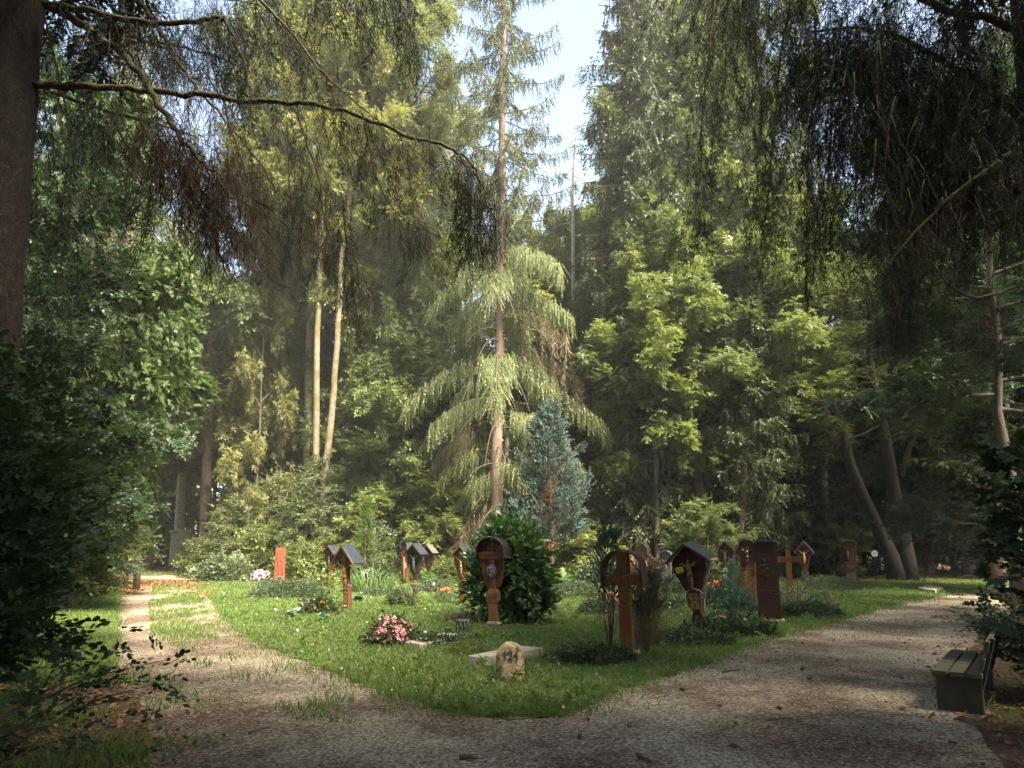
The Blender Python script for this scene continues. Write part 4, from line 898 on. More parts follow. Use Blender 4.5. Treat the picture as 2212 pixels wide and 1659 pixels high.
T('low1', 548, 37.5, .62, 1.35, 'slender yellowing tree between ivy trunk and pale forked pair', M['yellowing'])
T('low1', 610, 42, .85, 1.6, 'tall leafy tree just left behind the pale forked pair')
T('low2', 775, 38, .8, 1.55, 'leafy tree just right of the pale forked pair', M['beech'])
T('low1', 880, 38.5, .75, 1.7, 'tall leafy tree between pale forked pair and weeping spruce')
T('low1', 1155, 39, .8, 1.6, 'leafy tree rising behind the blue conifer tip', M['lime'])
T('low2', 1290, 38, .8, 1.7, 'leafy tree filling between blue conifer and ivy spruce', M['beech'])
# deeper rows of the same kinds, one like the other
gs, gb_ = 'spruces deep in the wood', 'broadleaf trees deep in the wood'
for i, (u, Y) in enumerate(((-60, 40), (60, 46), (190, 55), (380, 62), (520, 60), (700, 58), (860, 62), (1010, 66), (1410, 58), (1560, 54), (1700, 56), (1860, 60), (1990, 54), (2120, 50), (2250, 44), (2330, 36))):
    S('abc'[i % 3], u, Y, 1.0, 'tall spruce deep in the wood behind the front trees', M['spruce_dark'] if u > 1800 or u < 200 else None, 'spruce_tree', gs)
for i, (u, Y) in enumerate(((20, 34), (140, 42), (260, 60), (460, 66), (620, 55), (760, 52), (840, 56), (930, 60), (1060, 58), (1150, 64), (1240, 62), (1330, 66), (1450, 52), (1600, 50), (1720, 50), (1840, 52), (1950, 48), (2060, 46), (2180, 40), (2300, 31))):
    k = ('low1', 'tall1', 'low2', 'tall3')[i % 4]
    if 1000 < u < 1400: k = 'low1'
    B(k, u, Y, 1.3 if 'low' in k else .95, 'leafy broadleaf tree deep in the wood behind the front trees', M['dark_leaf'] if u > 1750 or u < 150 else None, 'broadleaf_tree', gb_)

# the far wood that reads as one mass
def far_wood():
    r = np.random.default_rng(3); n = 15000
    x = r.uniform(-75, 75, n); y = r.uniform(66, 88, n) - np.abs(x) * .12; top = 15 + 4 * np.sin(x * .21) + 2.5 * np.sin(x * .53 + 1); z = top * r.random(n) ** .9
    P = np.stack([x, y, z], 1); D = np.stack([r.normal(0, 1, n), r.normal(-.3, 1, n), r.normal(-.3, .3, n)], 1); U = np.stack([r.normal(0, .5, n), r.normal(0, .5, n), np.ones(n)], 1)
    V, F, R = place(BEECH, P, frames(D, U), 1.9 * r.uniform(.6, 1.2, n))
    tag(link('far_woods', np_mesh('far_woods', V, F, M['beech'], R)), kind='stuff')
far_wood()

# unseen spruces, added beside and behind the path crossing to shade the foreground
gc = 'unseen spruces added to shade the path crossing'
for i, (x, y, k, sc) in enumerate(((13.5, -3.0, 'a', 1.0), (14.5, 10, 'a', 1.0), (-5, -6, 'a', 1.0), (2, -8, 'a', 1.0), (8, -5, 'a', 1.0), (15, -2, 'a', 1.05), (-3, -14, 'a', 1.0), (6, -15, 'c', 1.1), (14, -12, 'a', 1.0), (17.5, 13, 'a', 1.1), (22, 22, 'a', 1.1))):
    put_tree('spruce_tree', 'unseen tall dark spruce, added beside or behind to shade the path crossing', s_[k], (x, y, 0), rz(), sc, 'tree', gc, leafm=M['spruce_dark'])
gc = 'unseen broadleaf trees added to shade the path crossing'  # out-of-view crowns put in to block sun and sky over the foreground
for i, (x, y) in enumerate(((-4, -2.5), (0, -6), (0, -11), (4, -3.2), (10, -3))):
    put_tree('broadleaf_tree', 'unseen dark leafy tree, added beside or behind to shade the path crossing', b_['beech1'], (x, y, 0), rz(), (1.25, 1.25, 1.35), 'tree', gc, leafm=M['dark_leaf'])

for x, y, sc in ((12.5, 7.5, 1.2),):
    put_tree('broadleaf_tree', 'unseen dark leafy tree, added beside or behind to shade the path crossing', b_['beech1'], (x, y, 0), rz(), (1.2, 1.2, sc), 'tree', gc, leafm=M['dark_leaf'])
for x, y in ((-8.3, .2), (-8.2, 3.4), (-10, -2.5), (-6.5, -1.5), (-10.5, 6)):  # out-of-view bushes put in to keep sun off the near hazel
    put_tree('broadleaf_bush', 'unseen dark leafy bush, added beside or behind the path crossing for shade', b_['low1'], (x, y, 0), rz(), (.8, .8, 1.0), 'bush', 'unseen bushes added for shade left of the path crossing', leafm=M['dark_leaf'])
# ------------------------------------------------------------------ grave markers
TILT = -30
def marker(name, label, u, v, rot=TILT, lean=0.0, cat='grave marker', fwd=0.0, group='wooden grave markers on the lawn'):
    return thing(name, label, cat, G(u, v), math.radians(rot), group, (math.radians(lean), math.radians(fwd)))
def sym(prof):
    return [(w, z) for w, z in prof] + [(-w, z) for w, z in reversed(prof)]
def gable(apex, hw, drop, th):
    return [(0, apex - th * 1.25), (hw - .005, apex - drop - th * .9), (hw, apex - drop), (0, apex), (-hw, apex - drop), (-hw + .005, apex - drop - th * .9)]
def scallop_gable(apex, hw, drop, th, n=7):
    """bargeboard with a carved lower edge"""
    up = [(hw, apex - drop), (0, apex), (-hw, apex - drop)]; low = []
    for s in (-1, 1):
        for i in range(n * 2 + 1):
            t = i / (n * 2); t = 1 - t if s < 0 else t
            low.append((s * hw * t, apex - drop * t - th - (.018 if i % 2 else 0)))
    seen = []; [seen.append(p) for p in low if p not in seen]
    return seen + up
def arch(pts, th):
    """strip along the polyline pts (x,z), left to right over the top, th thick inwards"""
    P = [Vector((x, 0, z)) for x, z in pts]; inn = []
    for i, p in enumerate(P):
        t = (P[min(i + 1, len(P) - 1)] - P[max(i - 1, 0)]).normalized(); n = Vector((t.z, 0, -t.x)); inn.append(p + n * th)
    return inn, P
def arch_mb(pts, th, y0, y1):
    inn, out = arch(pts, th); mb = MB(); n = len(out); V = []
    for q in (out, inn):
        for y in (y0, y1): V += [(p.x, y, p.z) for p in q]
    F = []
    for i in range(n - 1):
        F += [(i, i + 1, n + i + 1, n + i), (2 * n + i, 3 * n + i, 3 * n + i + 1, 2 * n + i + 1), (i, 2 * n + i, 2 * n + i + 1, i + 1), (n + i, n + i + 1, 3 * n + i + 1, 3 * n + i)]
    F += [(0, n, 3 * n, 2 * n), (n - 1, 3 * n - 1, 4 * n - 1, 2 * n - 1)]
    return mb.add(V, F)
def halfround(hw, spring, top, flare=.0, n=14, leg=0.0):
    """left foot, up, over, down; optional outward kick at the feet"""
    p = []
    if flare: p.append((-hw - flare, spring - leg - .015))
    if leg: p.append((-hw, spring - leg + (.03 if flare else 0)))
    for i in range(n + 1):
        a = PI - PI * i / n; p.append((hw * math.cos(a), spring + (top - spring) * math.sin(a)))
    if leg: p.append((hw, spring - leg + (.03 if flare else 0)))
    if flare: p.append((hw + flare, spring - leg - .015))
    return p
def bead_edge(pts, y, r, m, parent, name='edge_trim', step=.045):
    """row of small lobes along the front edge of a sheet roof"""
    mb = MB(); P = [Vector((x, y, z)) for x, z in pts]; acc = 0
    for a, b in zip(P[:-1], P[1:]):
        k = max(1, int(math.ceil((b - a).length / (r * 1.5))))
        for i in range(k): mb.ball(a.lerp(b, i / k), r, 6, 4)
    return mb.build(name, m, parent, True)
def label_text(parent, body, z, y, size, m, x=0.0, name='inscription', line=1.0, ext=.003, bold=0.0, sx=1.0):
    cu = bpy.data.curves.new(name, 'FONT'); cu.body = body; cu.size = size; cu.align_x = 'CENTER'; cu.align_y = 'TOP'; cu.extrude = ext; cu.space_line = line; cu.offset = bold; cu.materials.append(m)
    tmp = bpy.data.objects.new(name, cu); C.objects.link(tmp); bpy.context.view_layer.update()
    me = bpy.data.meshes.new_from_object(tmp.evaluated_get(bpy.context.evaluated_depsgraph_get())); bpy.data.objects.remove(tmp); bpy.data.curves.remove(cu); me.name = name
    if not me.materials: me.materials.append(m)
    o = link(name, me, parent, (x, y, z), (math.radians(90), 0, 0)); o.scale = (sx, 1, 1); return o
def corpus(parent, z, y, h, m, x=0.0, arms=.5, name='carved_figure', raise_=.22):
    """carved crucifix figure, head at z, height h: one body"""
    k = h; mb = MB(); c = Vector((x, y, z))
    def p(a, b, d=0): return c + Vector((a * k, -d * k, b * k))
    mb.ball(p(.015, -.02, .05), .075 * k, 10, 8, (.8, .9, 1.15))
    mb.tube([p(.01, -.08, .04), p(0, -.13, .03)], [.035 * k, .04 * k], 8)
    mb.tube([p(0, -.11, .03), p(0, -.16, .035), p(0, -.25, .05), p(.005, -.36, .045), p(.01, -.45, .045), p(.012, -.52, .05)], [.05 * k, .105 * k, .11 * k, .075 * k, .09 * k, .085 * k], 10)
    mb.tube([p(.01, -.42, .045), p(.02, -.50, .055), p(.03, -.58, .06)], [.098 * k, .108 * k, .09 * k], 10)
    for s in (-1, 1):
        mb.tube([p(s * .08, -.15, .035), p(s * .2, -.12 + raise_ * .3, .03), p(s * .34, -.10 + raise_ * .7, .03), p(s * arms, -.08 + raise_, .03)], [.042 * k, .036 * k, .03 * k, .018 * k], 8)
        mb.ball(p(s * (arms + .02), -.08 + raise_, .03), .026 * k, 6, 5)
        mb.tube([p(s * .045, -.53, .05), p(s * .05 + .03, -.70, .085), p(s * .03 + .015, -.86, .05), p(.01 + s * .015, -.97, .05), p(.01 + s * .015, -1.02, .085)], [.062 * k, .052 * k, .04 * k, .026 * k, .02 * k], 8)
    return mb.build(name, m, parent, True)
def roofpart(parent, mb, m, name='roof', bevel=.004):
    return mb.build(name, m, parent, False, bevel)

# the numbered stone at the tip of the lawn
def number_stone():
    t = marker('number_stone', 'low mossy round-topped stone cut with the number 124 at the lawn tip', 1102, 1471, -6, 0, 'boundary stone', group=None)
    r = random.Random(4); prof = [(-.175, -.06), (.175, -.06), (.178, .12), (.172, .30)] + [(.172 * math.cos(a), .30 + .19 * math.sin(a) ** .85) for a in [PI * i / 12 for i in range(1, 12)]] + [(-.172, .30), (-.178, .12)]
    import bmesh
    mb = MB().prism(prof, -.08, .08); o = mb.build('stone_block', M['stone124'], t, True)
    bm = bmesh.new(); bm.from_mesh(o.data); bmesh.ops.bevel(bm, geom=[e for e in bm.edges if len(e.link_faces) == 2 and e.calc_face_angle(0) > .8], offset=.022, segments=3, affect='EDGES')
    bmesh.ops.triangulate(bm, faces=bm.faces); bmesh.ops.subdivide_edges(bm, edges=[e for e in bm.edges if e.calc_length() > .05], cuts=2, use_grid_fill=True)
    for v in bm.verts: v.co += v.normal * (r.uniform(-.0035, .0035) + .005 * math.sin(v.co.x * 31 + v.co.z * 19))
    bm.to_mesh(o.data); bm.free()
    label_text(t, '124', .405, -.084, .165, M['cut_number'], .01, 'number', ext=.006, sx=.85, bold=.003)
number_stone()

# lying slabs
def lying_slab(label, corners, h, m, line=None):
    base = sum(corners, Vector()) / 4; t = thing('grave_slab', label, 'grave slab', base, 0, 'flat stone slabs lying on graves')
    P = [c - base for c in corners]; mb = MB(); V = [(p.x, p.y, -.03) for p in P] + [(p.x * .985, p.y * .985, h) for p in P]
    mb.add(V, [(3, 2, 1, 0), (4, 5, 6, 7), (0, 1, 5, 4), (1, 2, 6, 5), (2, 3, 7, 6), (3, 0, 4, 7)]); o = mb.build('slab', m, t, False, .012)
    return t, P, h
def gz(u, v, z): return G(u, v, z) - Vector((0, 0, z))
sA = [gz(874, 1386, .11), gz(907, 1391, .11), gz(1010, 1371, .11), gz(960, 1365, .11)]
t, P, h = lying_slab('pale engraved slab between the pink begonias and the bronze lantern', sA, .11, M['slab'])
mb = MB()                                            # cut wavy lines and a line of lettering on the slab
e1 = (P[2] - P[1]); e2 = (P[0] - P[1])
for i in range(9):
    pts = []
    for k in range(14):
        a = .12 + .55 * k / 13; b = .12 + .085 * i + .03 * math.sin(k * .9 + i * .7); q = P[1] + e1 * a + e2 * b; pts.append((q.x, q.y, h + .001))
    mb.tube(pts, .006, 4)
mb.build('engraving', M['wood_darker'], t)
sB = [gz(1009, 1416, .15), gz(1042, 1420, .15), gz(1175, 1399, .15), gz(1123, 1394, .15)]
lying_slab('pale slab half hidden behind the stone marked 124', sB, .15, M['slab'])
sC = [gz(1440, 1305, .1), gz(1460, 1308, .1), gz(1474, 1297, .1), gz(1448, 1296, .1)]
lying_slab('small pale slab beside pink flowers, left of the leaning marker with yellow tag', sC, .1, M['slab'])
sD = [gz(1984, 1271, .12), gz(2020, 1276, .12), gz(2037, 1269, .12), gz(2000, 1264, .12)]
lying_slab('slab with a red flower beside the right path', sD, .14, M['slab'])

# A: roofed cross with carved figure, four gilt name panels
def roofed_cross():
    t = marker('roofed_cross', 'red-brown roofed cross with carved wooden figure and gilt name panels, beside red begonias', 751, 1315, TILT, -2.5)
    b = MB(); b.prism([(-.09, -.1), (.09, -.1), (.085, .62), (-.085, .62)], -.075, .075); b.build('pedestal', M['wood_red'], t, False, .006)
    MB().prism([(-.065, .62), (.065, .62), (.06, 1.62), (-.06, 1.62)], -.055, .055).build('post', M['wood_red'], t, False, .005)
    MB().box((.055, -.0, .632), (.075, .17, .025)).build('ledge', M['tin'], t)
    MB().prism([(-.30, 1.20), (-.30, 1.29), (.30, 1.29), (.30, 1.20)], -.045, .045).build('crossbar', M['wood_red'], t, False, .005)
    for s in (-1, 1): MB().tube([(s * .28, 0, 1.29), (s * .14, 0, 1.50)], .022, 6).build('strut', M['wood_red'], t)
    roofpart(t, MB().prism(gable(1.745, .42, .52, .028), -.21, .26), M['roof']); MB().prism(scallop_gable(1.715, .395, .49, .045), -.225, -.205).build('bargeboard', M['wood_red'], t)
    corpus(t, 1.19, -.075, .66, M['wood_tan'], 0, .34)
    for i, n in enumerate(('ELISABETH\nMORAWITZ', 'JOSEF\nDITTMANN', 'ALOIS\nBRAUNIG', 'LINDA\nBRAUNIG')):
        z = .60 - i * .115; label_text(t, n, z, -.078, .036, M['gold'], 0, sx=.75, bold=.0012); MB().box((0, -.078, z - .088), (.15, .006, .012)).build('gilt_bar', M['gold'], t)
roofed_cross()

def winged(name, label, u, v, H, wood, roof, rot=TILT, lean=0.0, fig=None, plaque=None, hw=.30, scal=False, roofd=(-.2, .22), narrow=.10, base_w=.12, drop=.36, roofw=.36, figz=.80, figh=.42):
    """marker whose body widens upwards like wings under a gable roof; H to the ridge"""
    t = marker(name, label, u, v, rot, lean); k = H / 1.75
    MB().prism(sym([(base_w * k, -.1), (base_w * k, .26 * k), (narrow * .72 * k, .40 * k), (narrow * .72 * k, .52 * k), (narrow * k, .72 * k), (hw * .62 * k, .90 * k), (hw * .72 * k, 1.02 * k), (hw * .98 * k, 1.18 * k), (hw * k, 1.34 * k), (hw * .86 * k, 1.46 * k), (.02, 1.70 * k)]), -.05, .05).build('body', wood, t, False, .008)
    MB().tube([(0, -.055, .8 * k), (0, -.06, 1.2 * k), (0, -.055, 1.55 * k)], .04, 6).build('upright', wood, t)
    MB().prism([(-hw * .8 * k, 1.27 * k), (hw * .8 * k, 1.27 * k), (hw * .8 * k, 1.33 * k), (-hw * .8 * k, 1.33 * k)], -.085, -.052).build('crossbar', wood, t)
    roofpart(t, MB().prism(gable(H, roofw * k, drop * k, .026), roofd[0], roofd[1]), roof)
    bb = scallop_gable(H - .026, roofw * .95 * k, drop * .95 * k, .04) if scal else gable(H - .03, roofw * .95 * k, drop * .95 * k, .035)
    MB().prism(bb, roofd[0] - .016, roofd[0] + .006).build('bargeboard', wood, t)
    if fig: corpus(t, (figz + .52) * k, -.10, figh * k, fig, 0, .45)
    return t, k
winged('gabled_marker', 'small gabled marker with silver figure, second behind the roofed cross by the daylilies', 713, 1272, 1.72, M['wood_red'], M['roof'], fig=M['silver'], scal=True)
t, k = winged('gabled_marker', 'blackened gabled marker with green bronze figure above a round shield', 897, 1290, 1.78, M['wood_darker'], M['roof'], fig=M['verdigris'], hw=.31, base_w=.07)
MB().prism([(.12 * math.cos(a) * (1 if math.sin(a) > 0 else .9), .40 + .155 * math.sin(a)) for a in [2 * PI * i / 20 for i in range(20)]], -.09, -.05).build('shield', M['wood_grey'], t, False, .01)
MB().box((0, -.097, .44), (.16, .01, .05)).build('name_strip', M['slab'], t)
t, k = winged('gabled_marker', 'gabled marker with gilt figure, half hidden by the left of the laurel', 1000, 1306, 1.74, M['wood_tan'], M['roof'], fig=M['ochre'], hw=.30)
MB().prism([(-.13, .48), (-.10, .40), (.10, .40), (.13, .48), (.12, .70), (-.12, .70)], -.075, -.05).build('plaque', M['wood_tan'], t, False, .006)
label_text(t, 'ANNA\nHUBER\n1901 - 1978\nKARL HUBER\n1899 - 1984', .68, -.078, .04, M['black_ink'], sx=.9)

# C: blackened cross under a stepped sheet roof
def stepped_cross():
    t = marker('stepped_roof_cross', 'cross with carved rays under a stepped patina sheet roof, far left of the wooden crosses', 875, 1264, TILT, 0)
    MB().prism([(-.13, -.1), (.13, -.1), (.12, 1.75), (-.12, 1.75)], -.08, .08).build('post', M['wood_red'], t, False, .006)
    MB().prism([(-.36, 1.18), (.36, 1.18), (.36, 1.42), (-.36, 1.42)], -.075, .075).build('crossbar', M['wood_darker'], t, False, .006)
    pts = [(-.40, 1.13), (-.40, 1.45), (-.24, 1.50), (-.175, 1.56), (-.17, 1.83), (.17, 1.83), (.175, 1.56), (.24, 1.50), (.40, 1.45), (.40, 1.13)]
    roofpart(t, arch_mb(pts, .012, -.16, .2), M['roof_patina'])
    mb = MB()
    for i in range(14):
        a = 2 * PI * i / 14; mb.add([(0, -.10, 1.33), (.15 * math.cos(a - .12), -.085, 1.33 + .15 * math.sin(a - .12)), (.17 * math.cos(a), -.11, 1.33 + .17 * math.sin(a)), (.15 * math.cos(a + .12), -.085, 1.33 + .15 * math.sin(a + .12))], [(0, 1, 2, 3)])
    mb.build('carved_rays', M['wood_tan'], t)
    MB().tube([(0, -.085, .1), (.01, -.1, .5), (-.01, -.1, .95), (0, -.11, 1.2)], [.03, .05, .06, .03], 8).build('carved_stalk', M['wood_tan'], t, True)
    label_text(t, 'PITZER\nLEONHARD\n1907 - 1988\nKATHARINA\n1911 - 2001', 1.0, -.09, .058, M['white_paint'], sx=.8, bold=.002)
stepped_cross()
t, k = winged('gabled_marker', 'far gabled marker with pale plank roof and scalloped boards peeping over its blackened neighbour', 926, 1262, 1.72, M['wood_darker'], M['wood_grey'], scal=True)

# G: arched marker with oval head relief in the laurel
def arched_relief():
    t = marker('arched_marker', 'broad arched marker with cross and grey oval head relief, set in the laurel bush', 1068, 1352, -22, -1.5)
    MB().prism([(-.15, -.05), (.15, -.05), (.12, .10), (-.12, .10)], -.13, .13).build('plinth', M['plinth'], t, False, .01)
    MB().prism([(-.105, .10), (.105, .10), (.10, .50), (-.10, .50)], -.085, .085).build('pedestal', M['wood_tan'], t, False, .008)
    MB().prism([(-.135, .50), (.135, .50), (.145, .56), (.12, .74), (.09, .78), (-.09, .78), (-.12, .74), (-.145, .56)], -.095, .09).build('name_block', M['wood_tan'], t, False, .012)
    for i in range(3): MB().box((0, -.098, .585 + .04 * i), (.2, .005, .008)).build('cut_line', M['black_ink'], t)
    MB().prism(sym([(.09, .78), (.17, .84), (.23, 1.0), (.28, 1.25), (.30, 1.45), (.29, 1.62), (.2, 1.78), (.02, 1.83)]), -.02, .06).build('body', M['wood_red'], t, False, .01)
    MB().prism([(-.075, .78), (.075, .78), (.06, .98), (.062, 1.80), (-.062, 1.80), (-.06, .98)], -.075, -.02).build('upright', M['wood_red'], t, False, .008)
    MB().prism([(-.29, 1.43), (.29, 1.43), (.29, 1.585), (-.29, 1.585)], -.085, -.015).build('crossbar', M['wood_red'], t, False, .008)
    label_text(t, 'JESUS  CHRISTUS', 1.54, -.087, .055, M['wood_darker'], sx=.8)
    mb = MB()
    for i in range(16):
        a = PI * (.05 + .9 * i / 15) if i < 8 else PI * (1.05 + .9 * (i - 8) / 7)
        mb.tube([(.09 * math.cos(a), -.02, 1.5 + .09 * math.sin(a)), (.24 * math.cos(a), -.022, 1.5 + .24 * math.sin(a))], .008, 4)
    mb.build('carved_rays', M['wood_red'], t)
    MB().prism([(.115 * math.cos(a), 1.17 + .145 * math.sin(a)) for a in [2 * PI * i / 24 for i in range(24)]], -.105, -.07).build('oval_relief', M['roof_patina'], t, False, .008)
    h = MB(); h.ball((0, -.115, 1.17), .07, 12, 8, (.75, .55, 1.25)); h.tube([(0, -.15, 1.20), (0, -.165, 1.16)], [.008, .014], 6); h.tube([(-.05, -.13, 1.225), (0, -.155, 1.235), (.05, -.13, 1.225)], .013, 6); h.tube([(-.03, -.145, 1.10), (0, -.155, 1.075), (.03, -.145, 1.10)], .014, 6); h.tube([(-.025, -.148, 1.13), (.025, -.148, 1.13)], .006, 5)
    h.tube([(-.055, -.115, 1.22), (-.065, -.115, 1.1), (-.045, -.11, 1.04)], [.016, .02, .012], 6); h.tube([(.055, -.115, 1.22), (.065, -.115, 1.1), (.045, -.11, 1.04)], [.016, .02, .012], 6); h.build('carved_head', M['wood_grey'], t, True)
    pts = halfround(.34, 1.56, 1.90, .03, 16, .10); roofpart(t, arch_mb(pts, .014, -.17, .26), M['roof_brown'], bevel=.0); bead_edge(pts, -.175, .016, M['roof_brown'], t)
arched_relief()

# H: carved relief board right of the laurel
def relief_board():
    t = marker('relief_board', 'brown board carved with a standing robed figure, between laurel and blue conifer trunk', 1174, 1274, TILT, 0)
    MB().prism([(-.24, -.1), (.24, -.1), (.26, 1.84), (-.26, 1.84)], -.03, .06).build('board', M['wood_red'], t, False, .008)
    MB().prism([(-.30, 1.84), (.30, 1.84), (.32, 1.88), (.0, 1.93), (-.32, 1.88)], -.16, .1).build('roof', M['wood_grey'], t, False, .004)
    f = MB(); f.ball((0, -.09, 1.50), .075, 10, 8, (.85, .9, 1.15)); f.tube([(0, -.07, 1.44), (0, -.07, 1.38), (0, -.08, 1.2), (0, -.08, 1.0), (.01, -.08, .75), (.01, -.07, .5)], [.05, .13, .14, .11, .13, .15], 10)
    f.tube([(-.12, -.08, 1.36), (-.2, -.09, 1.15), (-.1, -.14, 1.02)], [.05, .042, .03], 7); f.tube([(.12, -.08, 1.36), (.2, -.09, 1.12), (.19, -.1, .9)], [.05, .042, .03], 7); f.tube([(-.1, -.12, 1.05), (.0, -.16, .9), (.12, -.12, .98)], [.03, .05, .03], 7)
    f.build('carved_figure', M['wood_brown_relief'], t, True)
relief_board()

# I: the large tan cross under a horseshoe sheet arch
def carved_cross():
    t = marker('arched_cross', 'large tan carved cross under a dark horseshoe arch, nearest to the path', 1357, 1417, -24, -2.0)
    MB().box((-.0, 0, .02), (.34, .26, .14)).build('plinth', M['plinth'], t, False, .015)
    MB().prism([(-.10, .085), (.10, .085), (.088, 1.62), (-.088, 1.62)], -.07, .07).build('post', M['wood_tan'], t, False, .006)
    MB().prism([(-.31, 1.10), (.31, 1.10), (.31, 1.27), (-.31, 1.27)], -.078, .078).build('crossbar', M['wood_tan'], t, False, .006)
    MB().prism([(-.072, .73), (.072, .73), (.07, 1.10), (-.07, 1.10)], -.082, -.068).build('lower_carving', M['wood_tan_carved'], t, False, .004)
    MB().prism([(-.068, 1.275), (.068, 1.275), (.066, 1.42), (-.066, 1.42)], -.082, -.068).build('upper_carving', M['wood_tan_carved'], t, False, .004)
    MB().prism([(-.29, 1.12), (.29, 1.12), (.29, 1.25), (-.29, 1.25)], -.088, -.077).build('bar_carving', M['wood_tan_carved'], t, False, .004)
    k = MB(); r = random.Random(2)
    for i in range(9):
        z = .76 + i * .037; k.tube([(-.06, -.085, z), (-.02, -.092, z + r.uniform(-.012, .02)), (.02, -.092, z + r.uniform(-.02, .012)), (.06, -.085, z)], .0075, 5)
    for i in range(12):
        x = -.26 + i * .047; k.tube([(x, -.09, 1.135), (x + r.uniform(-.02, .02), -.097, 1.185), (x + r.uniform(-.01, .03), -.09, 1.235)], .008, 5)
    for i in range(4): k.tube([(-.05, -.085, 1.29 + i * .033), (0, -.092, 1.305 + i * .033), (.05, -.085, 1.29 + i * .033)], .008, 5)
    k.build('carved_figures', M['wood_tan'], t, True)
    MB().prism([(-.075, .42)] + [(.075 * math.cos(a), .40 + .07 * math.sin(a)) for a in [PI + PI * i / 10 for i in range(1, 10)]] + [(.075, .42), (.074, .66), (.05, .69), (-.05, .69), (-.074, .66)], -.083, -.069).build('inlay_panel', M['corten'], t, False, .003)
    pts = halfround(.335, 1.33, 1.655, .045, 18, .25); roofpart(t, arch_mb(pts, .014, -.17, .2), M['roof_brown'], bevel=0); bead_edge(pts[2:-2], -.172, .013, M['roof_brown'], t, step=.04)
carved_cross()

def arch_marker(name, label, u, v, H, hw, wood, roofm, body, rot=TILT, spring=None, flare=.04, leg=.2, d=(-.16, .2), lobed=False, lean=0.0):
    t = marker(name, label, u, v, rot, lean); spring = spring or H - hw
    MB().prism(sym(body), -.05, .05).build('body', wood, t, False, .008)
    if lobed:
        s = spring; pts = [(-hw * .80, s - .52), (-hw * .92, s - .40), (-hw, s - .20), (-hw * .98, s - .02), (-hw * .78, s + .10), (-hw * .70, s + .13), (-hw * .62, s + .25), (-hw * .36, s + .37), (0, s + .41)]
        pts = pts + [(-x, z) for x, z in reversed(pts[:-1])]
    else: pts = halfround(hw, spring, H, flare, 14, leg)
    roofpart(t, arch_mb(pts, .014, d[0], d[1]), roofm, bevel=0); bead_edge(pts, d[0] - .004, .014, roofm, t)
    return t
t = arch_marker('arched_marker', 'arched dark roof with orange carving showing behind the big tan cross', 1386, 1288, 1.80, .28, M['wood_tan'], M['roof_brown'], [(.1, -.1), (.1, .6), (.2, 1.0), (.2, 1.6), (.05, 1.7)], leg=.12)
t = arch_marker('grey_marker', 'weathered grey board with worn figure under a pale curled sheet arch', 1441, 1275, 1.50, .23, M['wood_grey'], M['roof_patina'], [(.19, -.1), (.19, 1.38), (.1, 1.42)], leg=.06)
corpus(t, 1.12, -.07, .42, M['silver'], 0, .3)
t = arch_marker('arched_marker', 'far arched marker among ash leaves behind the leaning marker', 1519, 1258, 1.85, .30, M['wood_darker'], M['roof_patina'], [(.15, -.1), (.15, .9), (.2, 1.3), (.12, 1.7)], leg=.14)

# L: leaning gabled marker with yellow tag and gothic name plaque
t, k = winged('gabled_marker', 'large leaning gabled marker with yellow tag and dark plaque of gothic names', 1514, 1366, 1.80, M['wood_dark'], M['roof'], rot=-34, lean=-7.5, hw=.34, roofw=.44, drop=.34, roofd=(-.22, .34), base_w=.125)
MB().prism([(-.10, .46), (-.135, .60), (-.15, .76), (-.12, .82), (0, .86), (.12, .82), (.15, .76), (.135, .60), (.10, .46), (0, .43)][::-1], -.10, -.055).build('plaque', M['wood_red'], t, False, .006)
MB().prism([(-.165, .80), (0, .87), (.165, .80), (.165, .825), (0, .895), (-.165, .825)], -.13, -.04).build('plaque_hood', M['wood_grey'], t)
label_text(t, 'Johann Fritz\n1893 - 1972\nHildegard Fritz\n1903 - 1978\nEdmund\nGriesbeck\n1939 - 1968\nJohann Fritz\n1919 - 2003', .795, -.103, .044, M['gold'], sx=.85, line=.82, bold=.0008)
corpus(t, 1.42, -.10, .52, M['wood_brown_relief'], 0, .2, raise_=.05)
MB().box((.03, -.13, 1.335), (.24, .02, .028)).build('loose_bar', M['wood_grey'], t)
MB().box((-.19, -.12, 1.27), (.16, .006, .12), Matrix.Rotation(-.15, 3, 'Y')).build('yellow_tag', M['yellow'], t)
for i in range(3): MB().box((-.19, -.124, 1.30 - .03 * i), (.10, .004, .008), Matrix.Rotation(-.15, 3, 'Y')).build('tag_line', M['wood_tan'], t)
t, k = winged('gabled_marker', 'weathered grey gabled marker close behind the leaning one, its tag ending 1953', 1519, 1326, 1.66, M['wood_grey'], M['wood_grey'], rot=-34, lean=-3, hw=.30, roofw=.44, drop=.34, roofd=(-.2, .26), base_w=.07)
MB().prism([(-.13, .40), (.13, .40), (.13, .66), (0, .70), (-.13, .66)], -.085, -.05).build('plaque', M['wood_grey'], t, False, .005)
label_text(t, 'ANNA\n\nBAUER\n\n1953', .66, -.088, .055, M['white_paint'])
